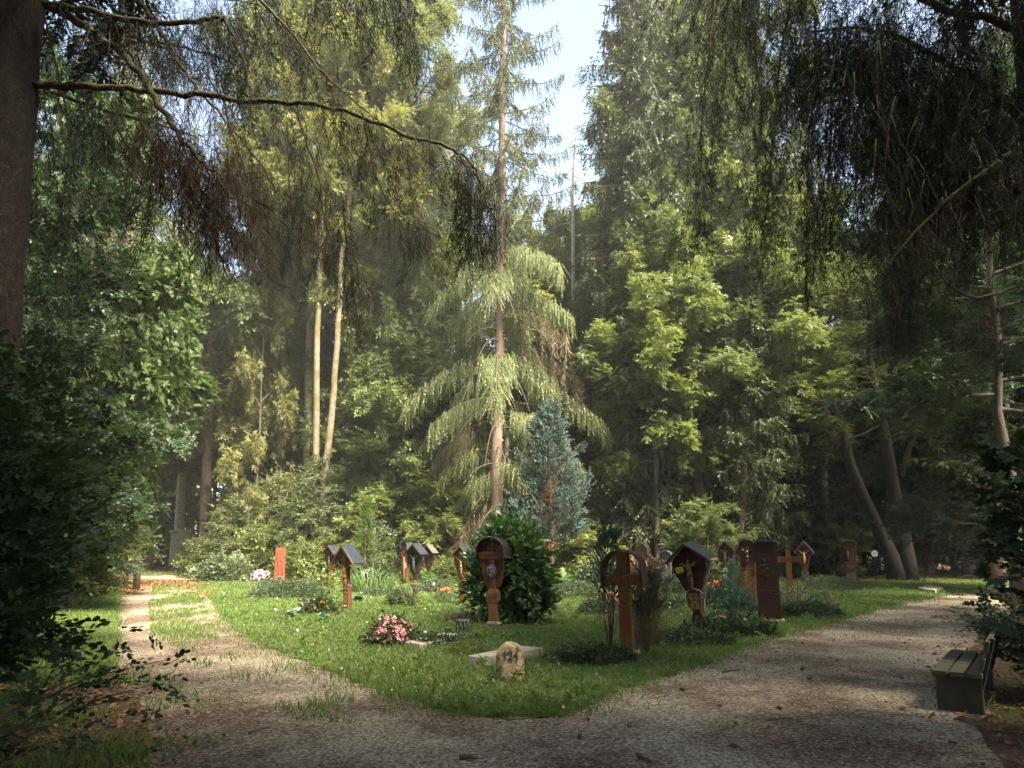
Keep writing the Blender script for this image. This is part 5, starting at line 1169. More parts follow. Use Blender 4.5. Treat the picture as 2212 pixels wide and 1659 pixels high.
# O, Q, T: gabled markers further right
t, k = winged('gabled_marker', 'bright red-brown gabled marker with white family name and silver figure', 1570, 1273, 1.88, M['wood_red'], M['roof'], rot=-28, fig=M['silver'], scal=True, hw=.27, narrow=.17, base_w=.155, figz=.86)
MB().prism([(-.15, -.1), (.15, -.1), (.16, .95), (-.16, .95)], -.075, -.045).build('name_board', M['wood_red'], t, False, .006)
label_text(t, 'FAMILIE\nZIPPERER\nANNA MARIA', .84, -.078, .07, M['white_paint'], sx=.7, bold=.003, line=.8)
label_text(t, 'MAX\nSCHEFFLER\n* 2.3.1910\n+ 4.12.1994', .62, -.078, .062, M['white_paint'], sx=.7, bold=.003, line=.8)
for s in (-1, 1): MB().ball((s * .13, -.08, 1.0), .035, 8, 6, (1, .5, 1.4)).build('gilt_boss', M['gold'], t, True)
t, k = winged('gabled_marker', 'orange marker with pale gilded figure, squeezed between the trefoil arch and tall dark board', 1636, 1272, 1.86, M['wood_orange'], M['roof'], fig=M['ochre'], hw=.28, narrow=.16, base_w=.15, figz=.75, figh=.62)
t, k = winged('gabled_marker', 'brown gabled marker with pale carved trim and slate shield, behind the cross marked FRIEDE', 1741, 1267, 1.88, M['wood_red'], M['roof'], fig=M['ochre'], scal=True, hw=.27, roofw=.37, drop=.46)
MB().prism([(.11 * math.cos(a), .50 + (.15 if math.sin(a) > 0 else .19) * math.sin(a)) for a in [2 * PI * i / 18 for i in range(18)]], -.085, -.05).build('slate_shield', M['roof'], t, False, .008)
MB().tube([(-.10, -.09, .62), (-.13, -.09, .5), (-.08, -.09, .36), (0, -.09, .30), (.08, -.09, .36), (.13, -.09, .5), (.10, -.09, .62)], .014, 6).build('shield_rim', M['wood_tan'], t, True)

# P: trefoil arch with lettered slab body
t = arch_marker('trefoil_marker', 'tall lettered board with dark trefoil sheet arch and bronze figure', 1618, 1307, 1.96, .34, M['wood_red'], M['roof'], [(.165, -.1), (.19, .5), (.20, 1.2), (.27, 1.35), (.28, 1.75), (.1, 1.86)], rot=-22, spring=1.53, lobed=True, d=(-.15, .22))
corpus(t, 1.62, -.075, .5, M['bronze'], 0, .2, raise_=.12)
MB().tube([(-.1, -.07, 1.45), (.1, -.07, 1.60)], .012, 5).build('spear', M['bronze'], t)
label_text(t, 'UNTERHUBER', 1.08, -.053, .062, M['gold'], sx=.8, ext=.002)
label_text(t, 'FRANZ\n1884 - 1946\nANNA\n1889 - 1967\n1911 - 1942\nLUDWIG\nUNTERHUBER\n1914 - 1982\nTHERESE\nWAGNER\nUNTERHUBER\n1920 - 1999\nJOSEF\nUNTERHUBER\n1916 - 2004\nIN GOTTES\nFRIEDEN', .98, -.053, .052, M['gold'], sx=.85, ext=.002, line=.92)
MB().prism([(-.21, -.05), (.21, -.05), (.21, .03), (-.21, .03)], -.14, .13).build('plinth', M['plinth'], t, False, .012)

# R: plain dark board with rose
def rose_board():
    t = marker('plain_board', 'tall plain dark board with bronze rose and flat metal cap, nearest the right path', 1664, 1343, -20, -1.2)
    MB().box((-.0, 0, .01), (.62, .34, .10)).build('plinth', M['plinth'], t, False, .015)
    MB().prism([(-.245, .055), (.245, .055), (.24, 1.80), (-.24, 1.80)], -.07, .07).build('board', M['wood_dark'], t, False, .006)
    MB().box((0, 0, 1.815), (.58, .30, .018)).build('cap', M['roof'], t, False, .003); MB().box((.22, -.02, 1.800), (.16, .32, .010)).build('cap_flashing', M['tin'], t)
    f = MB(); f.tube([(-.05, -.08, 1.38), (-.04, -.085, 1.22), (-.06, -.085, 1.08), (-.045, -.08, .93)], [.008, .010, .010, .007], 6); f.ball((-.06, -.09, 1.40), .03, 8, 6, (1, .6, 1)); f.ball((-.035, -.09, 1.36), .022, 8, 6)
    for x, z, s in ((-.12, 1.27, 1), (.02, 1.20, -1), (-.1, 1.13, 1), (.0, 1.03, -1), (.03, 1.28, -1)): f.add([(-.05, -.085, z - .02), (x, -.10, z - .015), (x - s * .0, -.09, z + .035), (-.05, -.085, z + .01)], [(0, 1, 2, 3)]); f.ball((x, -.09, z), .018, 6, 5, (1.2, .5, 1))
    f.build('bronze_rose', M['bronze'], t, True)
    MB().box((-.02, -.074, 1.52), (.24, .010, .012)).build('inlay_bar', M['bronze'], t)
    label_text(t, 'MARTHA & PETER', .73, -.073, .045, M['bronze'], ext=.004, bold=.002)
    MB().tube([(-.02, -.075, .63), (.04, -.08, .65), (.1, -.08, .60), (.16, -.08, .64), (.19, -.075, .61)], .010, 5).build('leaf_scroll', M['bronze'], t, True)
rose_board()

# S: orange cross marked FRIEDE
def friede_cross():
    t = marker('arched_cross', 'orange wooden cross lettered FRIEDE under a curling sheet strip', 1708, 1286, -20, -1)
    MB().prism([(-.17, -.1), (.17, -.1), (.17, .16), (.11, .30), (.095, .34), (.085, 1.56), (-.085, 1.56), (-.095, .34), (-.11, .30), (-.17, .16)], -.05, .05).build('post', M['wood_orange'], t, False, .008)
    MB().prism([(-.40, 1.13), (.40, 1.13), (.40, 1.315), (-.40, 1.315)], -.056, .056).build('crossbar', M['wood_orange'], t, False, .006)
    label_text(t, 'FRIEDE', 1.285, -.059, .16, M['black_ink'], ext=.004, bold=.003)
    pts = [(-.40, 1.38), (-.34, 1.52), (-.2, 1.62), (-.02, 1.665), (.12, 1.63), (.2, 1.55), (.22, 1.47), (.28, 1.42), (.36, 1.36), (.40, 1.24), (.42, 1.06)]
    roofpart(t, arch_mb(pts, .010, -.14, .16), M['roof'], bevel=0)
friede_cross()

# U: red board with curved hood
def hooded_board():
    t = marker('hooded_board', 'reddish board with bronze figure and curved hood, standing alone in the leaf litter', 1839, 1257, -14, 0)
    MB().prism([(-.21, -.1), (.21, -.1), (.22, .6), (.27, .95), (.28, 1.72), (.1, 1.84), (-.1, 1.88), (-.28, 1.86), (-.27, .9), (-.24, .6)], -.08, .08).build('board', M['wood_red'], t, False, .01)
    MB().prism([(-.23, -.12), (.23, -.12), (.21, .42), (-.21, .42)], -.088, -.06).build('stone_foot', M['wood_grey'], t, False, .006)
    pts = [(-.36, 1.90), (-.2, 1.95), (0, 1.94), (.2, 1.86), (.33, 1.74)]; roofpart(t, arch_mb(pts, .05, -.2, .16), M['wood_grey'], bevel=.006)
    f = MB(); f.ball((-.14, -.13, 1.50), .055, 10, 7, (.9, .9, 1.1)); f.tube([(-.14, -.11, 1.45), (-.14, -.12, 1.36), (-.14, -.12, 1.2), (-.14, -.11, 1.02)], [.05, .085, .075, .09], 8); f.ball((-.13, -.12, .99), .09, 8, 6, (1.1, .6, .5)); f.build('bronze_figure', M['bronze'], t, True)
    label_text(t, 'GEORG KAISER\n1921 - 1993\nMARIA', .78, -.083, .06, M['gold'], sx=.8)
hooded_board()

# rusted steel column, left
def steel_column():
    t = marker('steel_column', 'rust-orange steel column standing alone before the left bushes', 603, 1260, 20, 0)
    MB().prism([(-.24, -.1), (.24, -.1), (.205, 1.62), (-.205, 1.62)], -.12, .12).build('column', M['corten'], t, False, .006)
    MB().box((0, 0, 1.628), (.44, .27, .016)).build('cap', M['wood_darker'], t)
    v = MB(); r = random.Random(8)
    for k in range(4):
        x = -.1 + .07 * k; pts = [(x, -.124 + 0, .2)]; z = .2
        while z < 1.3 - .15 * k: z += .12; x += r.uniform(-.05, .05); pts.append((max(-.17, min(.17, x)), -.124, z))
        v.tube(pts, .008, 4)
    v.build('cut_script', M['wood_darker'], t)
steel_column()

# the big stone pillar where the left path ends
def stone_pillar():
    t = thing('stone_pillar', 'big pale stone pillar with cap slab where the left path ends', 'stone pillar', GX(392, 47), math.radians(14))
    MB().prism([(-.66, .3), (.66, .3), (.62, 2.5), (-.62, 2.5)], -.35, .35).build('shaft', M['pillar'], t, False, .02)
    MB().prism([(-.45, -.1), (-.2, -.1), (-.2, .3), (-.45, .3)], -.3, .3).build('foot', M['pillar'], t, False, .02); MB().prism([(.25, -.1), (.5, -.1), (.5, .3), (.25, .3)], -.3, .3).build('foot', M['pillar'], t, False, .02)
    MB().prism([(-.66, 2.5), (.66, 2.5), (.74, 2.60), (.74, 2.66), (-.74, 2.66), (-.74, 2.60)], -.43, .43).build('cap', M['pillar'], t, False, .015)
stone_pillar()

# white disc on a thin stake
t = thing('disc_sign', 'round white disc on a thin stake left of the forked beech', 'sign', GX(1888, 31.5))
MB().tube([(0, .03, -.1), (0, .03, 1.35)], .018, 8).build('stake', M['wood_darker'], t)
MB().prism([(.145 * math.cos(a), 1.32 + .145 * math.sin(a)) for a in [2 * PI * i / 28 for i in range(28)]], -.012, .006).build('disc', M['white_paint'], t, False, .004)
mb = MB(); [mb.box((0, -.014, 1.36 - .035 * i), (.12 - .03 * (i % 2), .003, .008)) for i in range(4)]; mb.build('lettering', M['wood_grey'], t)
for u, v, s, l in ((2081, 1241, 1.0, 'dark upright gravestone far down the right path'), (2096, 1240, .85, 'brown gravestone just right of the far dark one')):
    t = thing('gravestone', l, 'gravestone', GX(u, 39), -.2); MB().prism([(-.2 * s, -.1), (.2 * s, -.1), (.19 * s, .66 * s), (.1 * s, .72 * s), (-.1 * s, .72 * s), (-.19 * s, .66 * s)], -.09, .09).build('stone_block', M['wood_darker'] if s == 1 else M['wood_grey'], t, False, .012)
    MB().box((0, 0, -.0), (.5 * s, .3, .12)).build('plinth', M['plinth'], t)
# ------------------------------------------------------------------ plants and small things on the graves
def dome_pts(rx, ry, h, n, r, fill=.25):
    P, D = [], []
    while len(P) < n:
        v = r.normal(0, 1, 3); v /= np.linalg.norm(v); v[2] = abs(v[2])
        k = 1 - fill * r.random() ** 2; lump = 1 + .16 * math.sin(v[0] * 5 + rx * 9) * math.sin(v[1] * 6 + 1) + r.normal(0, .05)
        P.append((v[0] * rx * k * lump, v[1] * ry * k * lump, v[2] * h * k * lump + .01)); D.append((v[0] / rx, v[1] / ry, v[2] / h * .8 + .15))
    return np.array(P), np.array(D)
def foliage(parent, P, D, temps, size, m, name='foliage', jit=.45, up=None):
    D = D / np.linalg.norm(D, axis=1, keepdims=True) + rng.normal(0, jit, D.shape); n = len(P)
    U = np.stack([rng.normal(0, .5, n), rng.normal(0, .5, n), np.ones(n)], 1) if up is None else up
    V, F, R = place(temps, P, frames(D, U), size * rng.uniform(.6, 1.3, n)); return link(name, np_mesh(name, V, F, m, R), parent)
def stems(parent, n, rx, h, m, r0=.012, lean=.5, name='stem', sub=2):
    for i in range(n):
        a = R_.uniform(0, 2 * PI); L = h * R_.uniform(.7, 1.1); d = Vector((math.cos(a) * rx * lean, math.sin(a) * rx * lean, L)); mb = MB(); p0 = Vector((math.cos(a) * .08 * rx, math.sin(a) * .08 * rx, -.03))
        mid = p0 + d * .5 + Vector((R_.uniform(-.05, .05), R_.uniform(-.05, .05), .02)) * h; mb.tube([p0, mid, p0 + d], [r0, r0 * .7, r0 * .25], 5)
        for k in range(sub):
            q = mid.lerp(p0 + d, R_.random()); e = q + Vector((R_.uniform(-1, 1), R_.uniform(-1, 1), R_.uniform(.2, 1))) * L * .3; mb.tube([q, e], [r0 * .4, r0 * .15], 4)
        mb.build(name, m, parent, True)
def shrub(name, label, cat, u, v, rx, ry, h, n, temps, size, m, bark='twig', ns=4, group=None, fill=.5, Y=None, jit=.45, r0=.012, rot=0):
    t = thing(name, label, cat, G(u, v) if Y is None else GX(u, Y), rot, group); P, D = dome_pts(rx, ry, h, n, np.random.default_rng(int(u * 7 + v)), fill)
    foliage(t, P, D, temps, size, m, jit=jit)
    if ns: stems(t, ns, rx * .8, h * .8, M[bark], r0)
    return t
def blossoms(parent, rx, ry, h, n, size, m, lo=.55, name='blossoms', seed=0):
    r = np.random.default_rng(seed + n); P, D = dome_pts(rx * 1.16, ry * 1.16, h * 1.18, n, r, .08); P, D = P[P[:, 2] > h * (1 - lo) * .6], D[P[:, 2] > h * (1 - lo) * .6]
    PP, DD, UU = [], [], []
    for p, d in zip(P, D):
        d = d / np.linalg.norm(d); fr = frames(d[None], np.array([[.1, .2, 1.0]]))[0]
        for k in range(4):
            a = k * PI / 2 + r.normal(0, .3); e = fr[:, 1] * math.cos(a) + fr[:, 2] * math.sin(a) + d * .5; PP.append(p); DD.append(e); UU.append(d)
    V, F, R = place(ONELEAF, np.array(PP) + np.array(DD) * size * .5, frames(np.array(DD), np.array(UU)), size * r.uniform(.7, 1.2, len(PP))); return link(name, np_mesh(name, V, F, m, R), parent)

# laurel round the arched marker: two lobes with a gap where the marker stands
def laurel():
    base = G(1085, 1349); t = thing('laurel_bush', 'big glossy dark-green laurel bush growing round the arched marker', 'bush', base + Vector((0, .35, 0)))
    r = np.random.default_rng(6); Ps, Ds = [], []
    for cx, cy, cz, rx, ry, rz_, n in ((-.36, .15, .95, .30, .4, .75, 240), (.46, -.05, .95, .42, .5, .80, 560), (.02, .35, 1.45, .44, .4, .70, 330), (.25, .15, 1.55, .42, .4, .55, 240), (.55, -.1, .55, .36, .4, .42, 220)):
        v = r.normal(0, 1, (n, 3)); v /= np.linalg.norm(v, axis=1, keepdims=True); k = (1 - .45 * r.random(n) ** 1.5)[:, None]
        Ps.append(v * [rx, ry, rz_] * k + [cx, cy, cz]); Ds.append(v * [1, 1, .6] + [0, -.1, .25])
    P, D = np.concatenate(Ps), np.concatenate(Ds); foliage(t, P, D, LAUREL, .36, M['laurel'], jit=.35); stems(t, 9, .55, 1.3, M['twig'], .018)
laurel()

# green-brown cypress stems round the tan cross
def cypress(label, u, v, lo, H, rx, n, nb, ns=5, bare=.0):
    t = thing('cypress_bush', label, 'bush', G(u, v), 0); r = np.random.default_rng(int(u)); z = lo + (H - lo) * r.random(n) ** .85; f = (z - lo) / (H - lo); w = rx * (.35 + .65 * np.sin(PI * np.clip(f * .9 + .12, 0, 1))); a = r.uniform(0, 2 * PI, n); q = r.random(n) ** .5
    P = np.stack([w * q * np.cos(a), w * q * np.sin(a), z], 1); D = np.stack([np.cos(a) * .5, np.sin(a) * .5, np.full(n, 1.0)], 1); foliage(t, P, D, SCALE, .24, M['cypress'], jit=.3)
    if nb:
        z = .1 + lo * 1.5 * r.random(nb); a = r.uniform(0, 2 * PI, nb); P = np.stack([rx * .8 * r.random(nb) * np.cos(a), rx * .8 * r.random(nb) * np.sin(a), z], 1); foliage(t, P, np.stack([np.cos(a) * .5, np.sin(a) * .5, np.ones(nb)], 1), DEAD, .4, M['cypress_brown'], 'dead_foliage', .25)
    stems(t, ns, rx * .7, H * .75, M['bark_red'], .018, .6); return t
cypress('feathery cypress with bare stems left of the tan cross', 1318, 1404, .75, 1.95, .23, 260, 120, 5)
cypress('browned cypress bush leaning against the right of the tan cross', 1397, 1410, .55, 1.25, .24, 240, 420, 10)
cypress('small dense cypress behind the pale slab, right of the grey board', 1448, 1294, .05, .62, .24, 260, 0, 3)
cypress('tiny dark cypress beside the small dense one', 1470, 1296, .05, .52, .10, 120, 0, 2)
cypress('green cypress column just left of the trefoil arch', 1590, 1288, .05, 1.05, .32, 420, 0, 3)
# clear green cone left
t = thing('thuja', 'slim yellow-green thuja cone among the bushes behind the roofed cross', 'conifer', GX(789, 32.5)); r = np.random.default_rng(4); n = 900; z = r.random(n) ** .8 * 3.6; a = r.uniform(0, 2 * PI, n); w = .58 * (1 - z / 3.75) ** .8
foliage(t, np.stack([w * np.cos(a), w * np.sin(a), z + .1], 1), np.stack([np.cos(a) * .8, np.sin(a) * .8, np.full(n, .9)], 1), SCALE, .32, M['thuja'], 'crown', .25); MB().tube([(0, 0, -.1), (0, 0, 3.2)], [.06, .01], 7).build('trunk', M['bark_red'], t)

# daylilies, ferns, sapling, bushes behind the markers
def tuft(name, label, u, v, n, size, temps, m, spread=.25, cat='plant', up=.7):
    t = thing(name, label, cat, G(u, v)); a = rng.uniform(0, 2 * PI, n); q = rng.random(n) ** .5 * spread; P = np.stack([q * np.cos(a), q * np.sin(a), np.full(n, .01)], 1); D = np.stack([np.cos(a), np.sin(a), rng.normal(.1, .25, n)], 1)
    foliage(t, P, D, temps, size, m, 'leaves' if temps is STRAP else 'fronds', .12, np.tile([[0, 0, 1.0]], (n, 1))); return t
tuft('daylily_clump', 'big clump of arching strap leaves behind the roofed cross', 800, 1278, 200, 1.15, STRAP, M['daylily'], .75)
tuft('daylily_clump', 'smaller clump of strap leaves left of the roofed cross post', 728, 1279, 110, 1.0, STRAP, M['daylily'], .45)
tuft('grass_tuft', 'small grassy tuft at the foot of the leaning marker with yellow tag', 1452, 1374, 60, .28, STRAP, M['daylily'], .1)
tuft('iris_clump', 'green blade clump in the lawn left of the heather', 962, 1345, 40, .38, STRAP, M['grass'], .14)
tuft('fern', 'tall fern right of the blackened gabled marker', 934, 1268, 16, 1.15, FROND, M['fern'], .08)
tuft('fern', 'low arching fern right of the blue conifer trunk', 1214, 1260, 26, 1.0, FROND, M['fern'], .2)
tuft('fern', 'fern at the foot of the ivy spruce', 1424, 1262, 18, 1.0, FROND, M['fern'], .1)
shrub('snowberry_bush', 'pale leafy bush over the path bend beside the yews', 'bush', 560, 1250, 1.7, 1.1, 2.5, 620, BUSHY, .55, M['lime'], ns=6, fill=.6)
shrub('snowberry_bush', 'low pale bush at the lawn corner right of the path', 'bush', 487, 1256, 1.3, .8, .95, 380, BUSHY, .42, M['cover'], ns=4, fill=.5)
shrub('snowberry_bush', 'dark-hearted bush between pillar and lawn corner', 'bush', 455, 1243, 1.5, 1.0, 1.9, 420, BUSHY, .5, M['beech'], ns=5, fill=.5)
shrub('snowberry_bush', 'pale twiggy bush right of the rusted column', 'bush', 668, 1254, 1.5, .9, 1.75, 560, BUSHY, .45, M['lime'], ns=6, fill=.5)
shrub('snowberry_bush', 'leafy bush between daylilies and patina-roofed cross', 'bush', 832, 1256, .9, .7, 1.35, 360, TINY, .42, M['beech'], ns=5)
shrub('broadleaf_plant', 'large-leaved plant at the left of the daylilies', 'plant', 690, 1284, .5, .4, .75, 110, HAZEL, .42, M['beech'], ns=4)
shrub('snowberry_bush', 'bright bush right of the relief board', 'bush', 1250, 1252, 1.4, .9, 1.9, 600, BUSHY, .45, M['lime'], ns=6)
shrub('snowberry_bush', 'low bush behind the leafy cypress stems', 'bush', 1300, 1262, .9, .7, 1.0, 320, TINY, .42, M['cover'], ns=4)
shrub('snowberry_bush', 'low bush under the far hornbeams, left of the laurel', 'bush', 965, 1258, 1.2, .7, .8, 360, BUSHY, .4, M['beech'], ns=4)
shrub('snowberry_bush', 'reddening bush at the foot of the ivy spruce', 'bush', 1385, 1262, .7, .6, 1.0, 240, TINY, .45, M['ivy_brown'], ns=3)
shrub('ash_sapling', 'ash sapling with pale feathery leaves before the leaning grey trunk', 'sapling', 1500, 1262, 1.1, .8, 2.9, 210, ASH, .8, M['beech'], ns=5, fill=.6)
shrub('ash_sapling', 'slim grey-green ash sapling right of the thuja cone', 'sapling', 812, 1262, .5, .4, 2.6, 90, ASH, .6, M['cover'], ns=3, fill=.7)
shrub('yew_bush', 'dark low yew between the red gabled marker and leaning marker', 'bush', 1552, 1262, .8, .6, .9, 320, SCALE, .35, M['spruce_dark'], ns=3)

# ground cover on the graves
def cover(label, u, v, rx, ry, h, n, m='cover', size=.14, temps=None):
    return shrub('ground_cover', label, 'ground cover', u, v, rx, ry, h, n, temps or TINY, size, M[m], ns=0, group='evergreen mounds on graves', fill=.3, jit=.5)
cover('broad evergreen mound left of the roofed cross, below the rusted column', 617, 1291, 1.15, .75, .50, 1500)
cover('flat patch of evergreen left of the blackened marker', 815, 1288, .45, .4, .22, 340)
cover('evergreen patch with tea lights right of the blackened marker', 944, 1280, .55, .6, .35, 480)
cover('small flat evergreen patch right of the half-hidden gabled marker foot', 960, 1296, .35, .3, .14, 160)
cover('evergreen mound right of the laurel, before the bright bush', 1240, 1290, .95, .7, .42, 1200)
cover('evergreen patch round the dark lantern left of the tan cross', 1296, 1326, .45, .45, .3, 480)
cover('flat dark evergreen before the tan cross', 1282, 1432, .62, .35, .15, 900, 'cover_dark', .11)
cover('evergreen bed around the slab by the grey board', 1452, 1314, .75, .5, .22, 620, 'cover_dark')
cover('dark evergreen low hedge right of the tall plain board', 1746, 1333, .75, .4, .28, 800, 'cover_dark')
cover('evergreen mound before the brown marker with slate shield', 1795, 1274, 1.1, .8, .42, 900)
cover('evergreen behind the dark board, under the FRIEDE cross', 1702, 1304, .7, .6, .3, 600, 'cover_dark')
cover('loose weedy bed at the foot of the leaning marker', 1470, 1392, .85, .35, .16, 620, 'cover_dark', .14)
cover('weedy patch between leaning marker and right path', 1580, 1372, .9, .5, .14, 500, 'hazel', .18, HAZEL)
cover('ivy trailing under the begonias and engraved slab', 940, 1394, .8, .35, .09, 700, 'cover_dark', .11)
cover('moss and ivy creeping over the slab behind the stone marked 124', 1010, 1413, .32, .22, .19, 300, 'lime', .08)
cover('evergreen foot of the twiggy shrub by the blackened marker', 862, 1308, .32, .3, .4, 420, 'cover_dark', .13)
t = shrub('juniper', 'spreading grey-green juniper bed before the red gabled marker', 'shrub', 1557, 1310, .75, .6, .40, 560, SCALE, .34, M['juniper'], ns=3)
t = shrub('juniper', 'lower juniper branches round the metal grave vases', 'shrub', 1592, 1322, .5, .35, .22, 240, SCALE, .3, M['juniper'], ns=2)
t = shrub('heather', 'faded purple heather left of the arched marker foot', 'plant', 1010, 1346, .58, .35, .20, 420, DEAD, .17, M['heather'], ns=0)

# bare shrubs
def bare_shrub(label, u, v, h, w, n):
    t = thing('bare_shrub', label, 'shrub', G(u, v)); stems(t, n, w, h, M['wood_grey'], .012, 1.0, sub=5); P, D = dome_pts(w * .9, w * .9, h, 26, np.random.default_rng(int(u)), .6); foliage(t, P, D, TINY, .18, M['beech']); return t
bare_shrub('leggy pale-stemmed shrub right of the tall plain board', 1722, 1312, .72, .42, 10)
bare_shrub('dark leggy shrub at the end of the low hedge right of the board', 1802, 1326, .7, .3, 7)
bare_shrub('twiggy dark shrub round the foot of the blackened marker', 884, 1312, .62, .28, 9)
bare_shrub('twiggy sapling at the small slab beside the right path', 1990, 1266, .85, .2, 3)

# flowers
def flowers(label, u, v, rx, ry, h, nleaf, nb, petal, size, group=None, leafm='begonia', name='begonia_bush'):
    t = thing(name, label, 'flowers', G(u, v), 0, group); P, D = dome_pts(rx, ry, h, nleaf, np.random.default_rng(int(u)), .5); foliage(t, P, D, TINY, .2, M[leafm], jit=.5); blossoms(t, rx, ry, h, nb, size, M[petal], seed=int(u)); return t
flowers('pink begonias in full flower left of the engraved slab', 845, 1394, .34, .28, .38, 240, 260, 'pink', .05)
flowers('begonias with few red flowers left of the roofed cross', 688, 1326, .42, .32, .33, 330, 26, 'coral', .045)
flowers('orange-red flower mound behind the leaning marker', 1540, 1284, .44, .36, .32, 220, 240, 'coral', .07)
flowers('pink flowers left of the pale slab behind the tan cross', 1416, 1309, .34, .28, .18, 110, 170, 'pink', .06)
flowers('pink flowers behind the tan cross post', 1324, 1310, .34, .28, .30, 110, 170, 'pink', .06)
flowers('few pink flowers in the weeds right of the leaning marker', 1578, 1346, .5, .25, .12, 90, 16, 'pink', .05)
flowers('white flowers at the foot of the rusted column', 562, 1258, .42, .3, .42, 120, 90, 'white', .08, name='white_flowers', leafm='heather')
flowers('tiny white flowers beside the column lantern', 594, 1258, .18, .15, .2, 40, 24, 'white', .06, name='white_flowers')
flowers('orange and white flowers on the evergreen patch behind the laurel', 957, 1283, .25, .2, .2, 40, 14, 'coral', .07, name='marigolds')
flowers('red and white flowers at the foot of the FRIEDE cross', 1722, 1290, .22, .2, .16, 40, 20, 'coral', .06, name='small_flowers')
t = thing('red_flower', 'single red flower standing on the slab by the right path', 'flower', G(2022, 1276) + Vector((0, .1, .11))); MB().tube([(0, 0, 0), (.01, 0, .16)], .008, 5).build('stem', M['grass'], t); MB().ball((.01, 0, .19), .06, 10, 7, (1, 1, .8)).build('blossom', M['coral'], t, True)
for u, v, l, s in ((634, 1334, 'pale big-leaved plant at the left end of the dark begonia bed', .16), (700, 1344, 'pale low leaves in the lawn right of the begonia bed', .14), (775, 1300, 'pale bluish leaves right of the roofed cross', .2)):
    t = thing('hosta', l, 'plant', G(u, v)); n = 11; a = rng.uniform(0, 2 * PI, n); P = np.stack([np.cos(a) * .08, np.sin(a) * .08, rng.uniform(.06, .2, n)], 1); foliage(t, P, np.stack([np.cos(a), np.sin(a), rng.uniform(0, .5, n)], 1), ONELEAF, s * 1.5, M['hosta'], 'leaves', .2); stems(t, 4, .08, .16, M['grass'], .008, 1)

# soil beds
def soil_bed(label, u, v, rx, ry, m='soil'):
    o = G(u, v); P = [(rx * math.cos(a) * (1 + .12 * math.sin(3 * a + u)), ry * math.sin(a) * (1 + .15 * math.sin(2 * a + v))) for a in [2 * PI * i / 26 for i in range(26)]]
    mb = MB(); V = [(x, y, .012) for x, y in P] + [(x * .8, y * .8, .045) for x, y in P] + [(0, 0, .055)]; F = [(i, (i + 1) % 26, 26 + (i + 1) % 26, 26 + i) for i in range(26)] + [(26 + i, 26 + (i + 1) % 26, 52) for i in range(26)]
    mb.add(V, F); ob = mb.build('soil_bed', M[m], None, True, loc=o); tag(ob, label, 'flower bed')
soil_bed('dark soil bed under the red begonias and roofed cross', 700, 1327, 1.15, .45)
soil_bed('dark soil under the pink begonias', 845, 1397, .48, .3)
soil_bed('bare brown soil strewn with leaves at the laurel foot', 1105, 1354, .65, .3)
soil_bed('soil strip at the foot of the rusted column', 585, 1262, .9, .5)
soil_bed('brown soil patch at the foot of the leaning marker', 1515, 1368, .45, .25)

# lanterns, vases, bowls
def lantern(label, u, v, h, w, rot=0.0):
    t = thing('grave_lantern', label, 'lantern', G(u, v), rot, 'grave lanterns'); k = h / .28; W2 = w / 2
    MB().box((0, 0, .012 * k), (w, w, .024 * k)).build('base', M['lantern'], t, False, .004)
    for sx in (-1, 1):
        for sy in (-1, 1): MB().tube([(sx * W2 * .80, sy * W2 * .80, .02 * k), (sx * W2 * .93, sy * W2 * .93, .13 * k), (sx * W2 * .80, sy * W2 * .80, .245 * k)], .012 * k, 6).build('post', M['lantern'], t, True)
    MB().lathe([(W2 * .75, .025 * k), (W2 * .86, .13 * k), (W2 * .75, .24 * k)], 4).build('glass', M['glass'], t).rotation_euler = (0, 0, PI / 4)
    MB().tube([(0, -W2 * .80, .03 * k), (0, -W2 * .88, .13 * k), (0, -W2 * .80, .24 * k)], .010 * k, 6).build('door_bar', M['lantern'], t, True)
    MB().box((0, 0, .252 * k), (w * 1.02, w * 1.02, .02 * k)).build('lid', M['tin'], t, False, .004); MB().box((0, 0, .268 * k), (w * .3, w * .3, .014 * k)).build('lid_knob', M['lantern'], t)
    return t
lantern('bronze grave lantern at the far end of the engraved slab', 999, 1368, .28, .20, .5)
lantern('dark grave lantern on a pale tile left of the tan cross', 1291, 1321, .26, .15, .2)
lantern('small grey lantern at the foot of the rusted column', 604, 1262, .36, .26)
t = thing('stone_tile', 'small pale tile under the dark lantern', 'tile', G(1291, 1323) + Vector((0, .02, 0))); MB().box((0, 0, .0), (.3, .22, .03)).build('tile', M['slab'], t)
t = thing('terracotta_bowl', 'shallow terracotta bowl before the roofed cross', 'bowl', G(737, 1318) + Vector((0, 0, .04))); MB().lathe([(.10, 0), (.145, .07), (.15, .085), (.138, .085), (.10, .03)], 20).build('bowl', M['terracotta'], t, True)
for u, v, l in ((1585, 1312, 'nearer metal grave vase with a flat round lid in the juniper'), (1572, 1290, 'farther metal grave vase with a flat round lid in the juniper')):
    t = thing('grave_vase', l, 'vase', G(u, v), 0, 'metal grave vases'); MB().lathe([(.05, -.05), (.075, .05), (.10, .25)], 14).build('cup', M['glass'], t, True); MB().lathe([(.16, .255), (.165, .265), (.02, .285)], 20).build('lid', M['tin'], t)
t = thing('white_figurine', 'small white figurine sitting in the juniper between the vases', 'figurine', G(1582, 1302) + Vector((0, 0, .1))); f = MB(); f.ball((0, 0, .10), .10, 12, 8, (1.1, .8, .8)); f.ball((0, -.02, .22), .06, 10, 8); f.tube([(-.08, -.03, .12), (-.1, -.07, .06), (-.03, -.1, .05)], .025, 6); f.tube([(.08, -.03, .12), (.1, -.07, .06), (.03, -.1, .05)], .025, 6); f.build('figure', M['white_paint'], t, True)
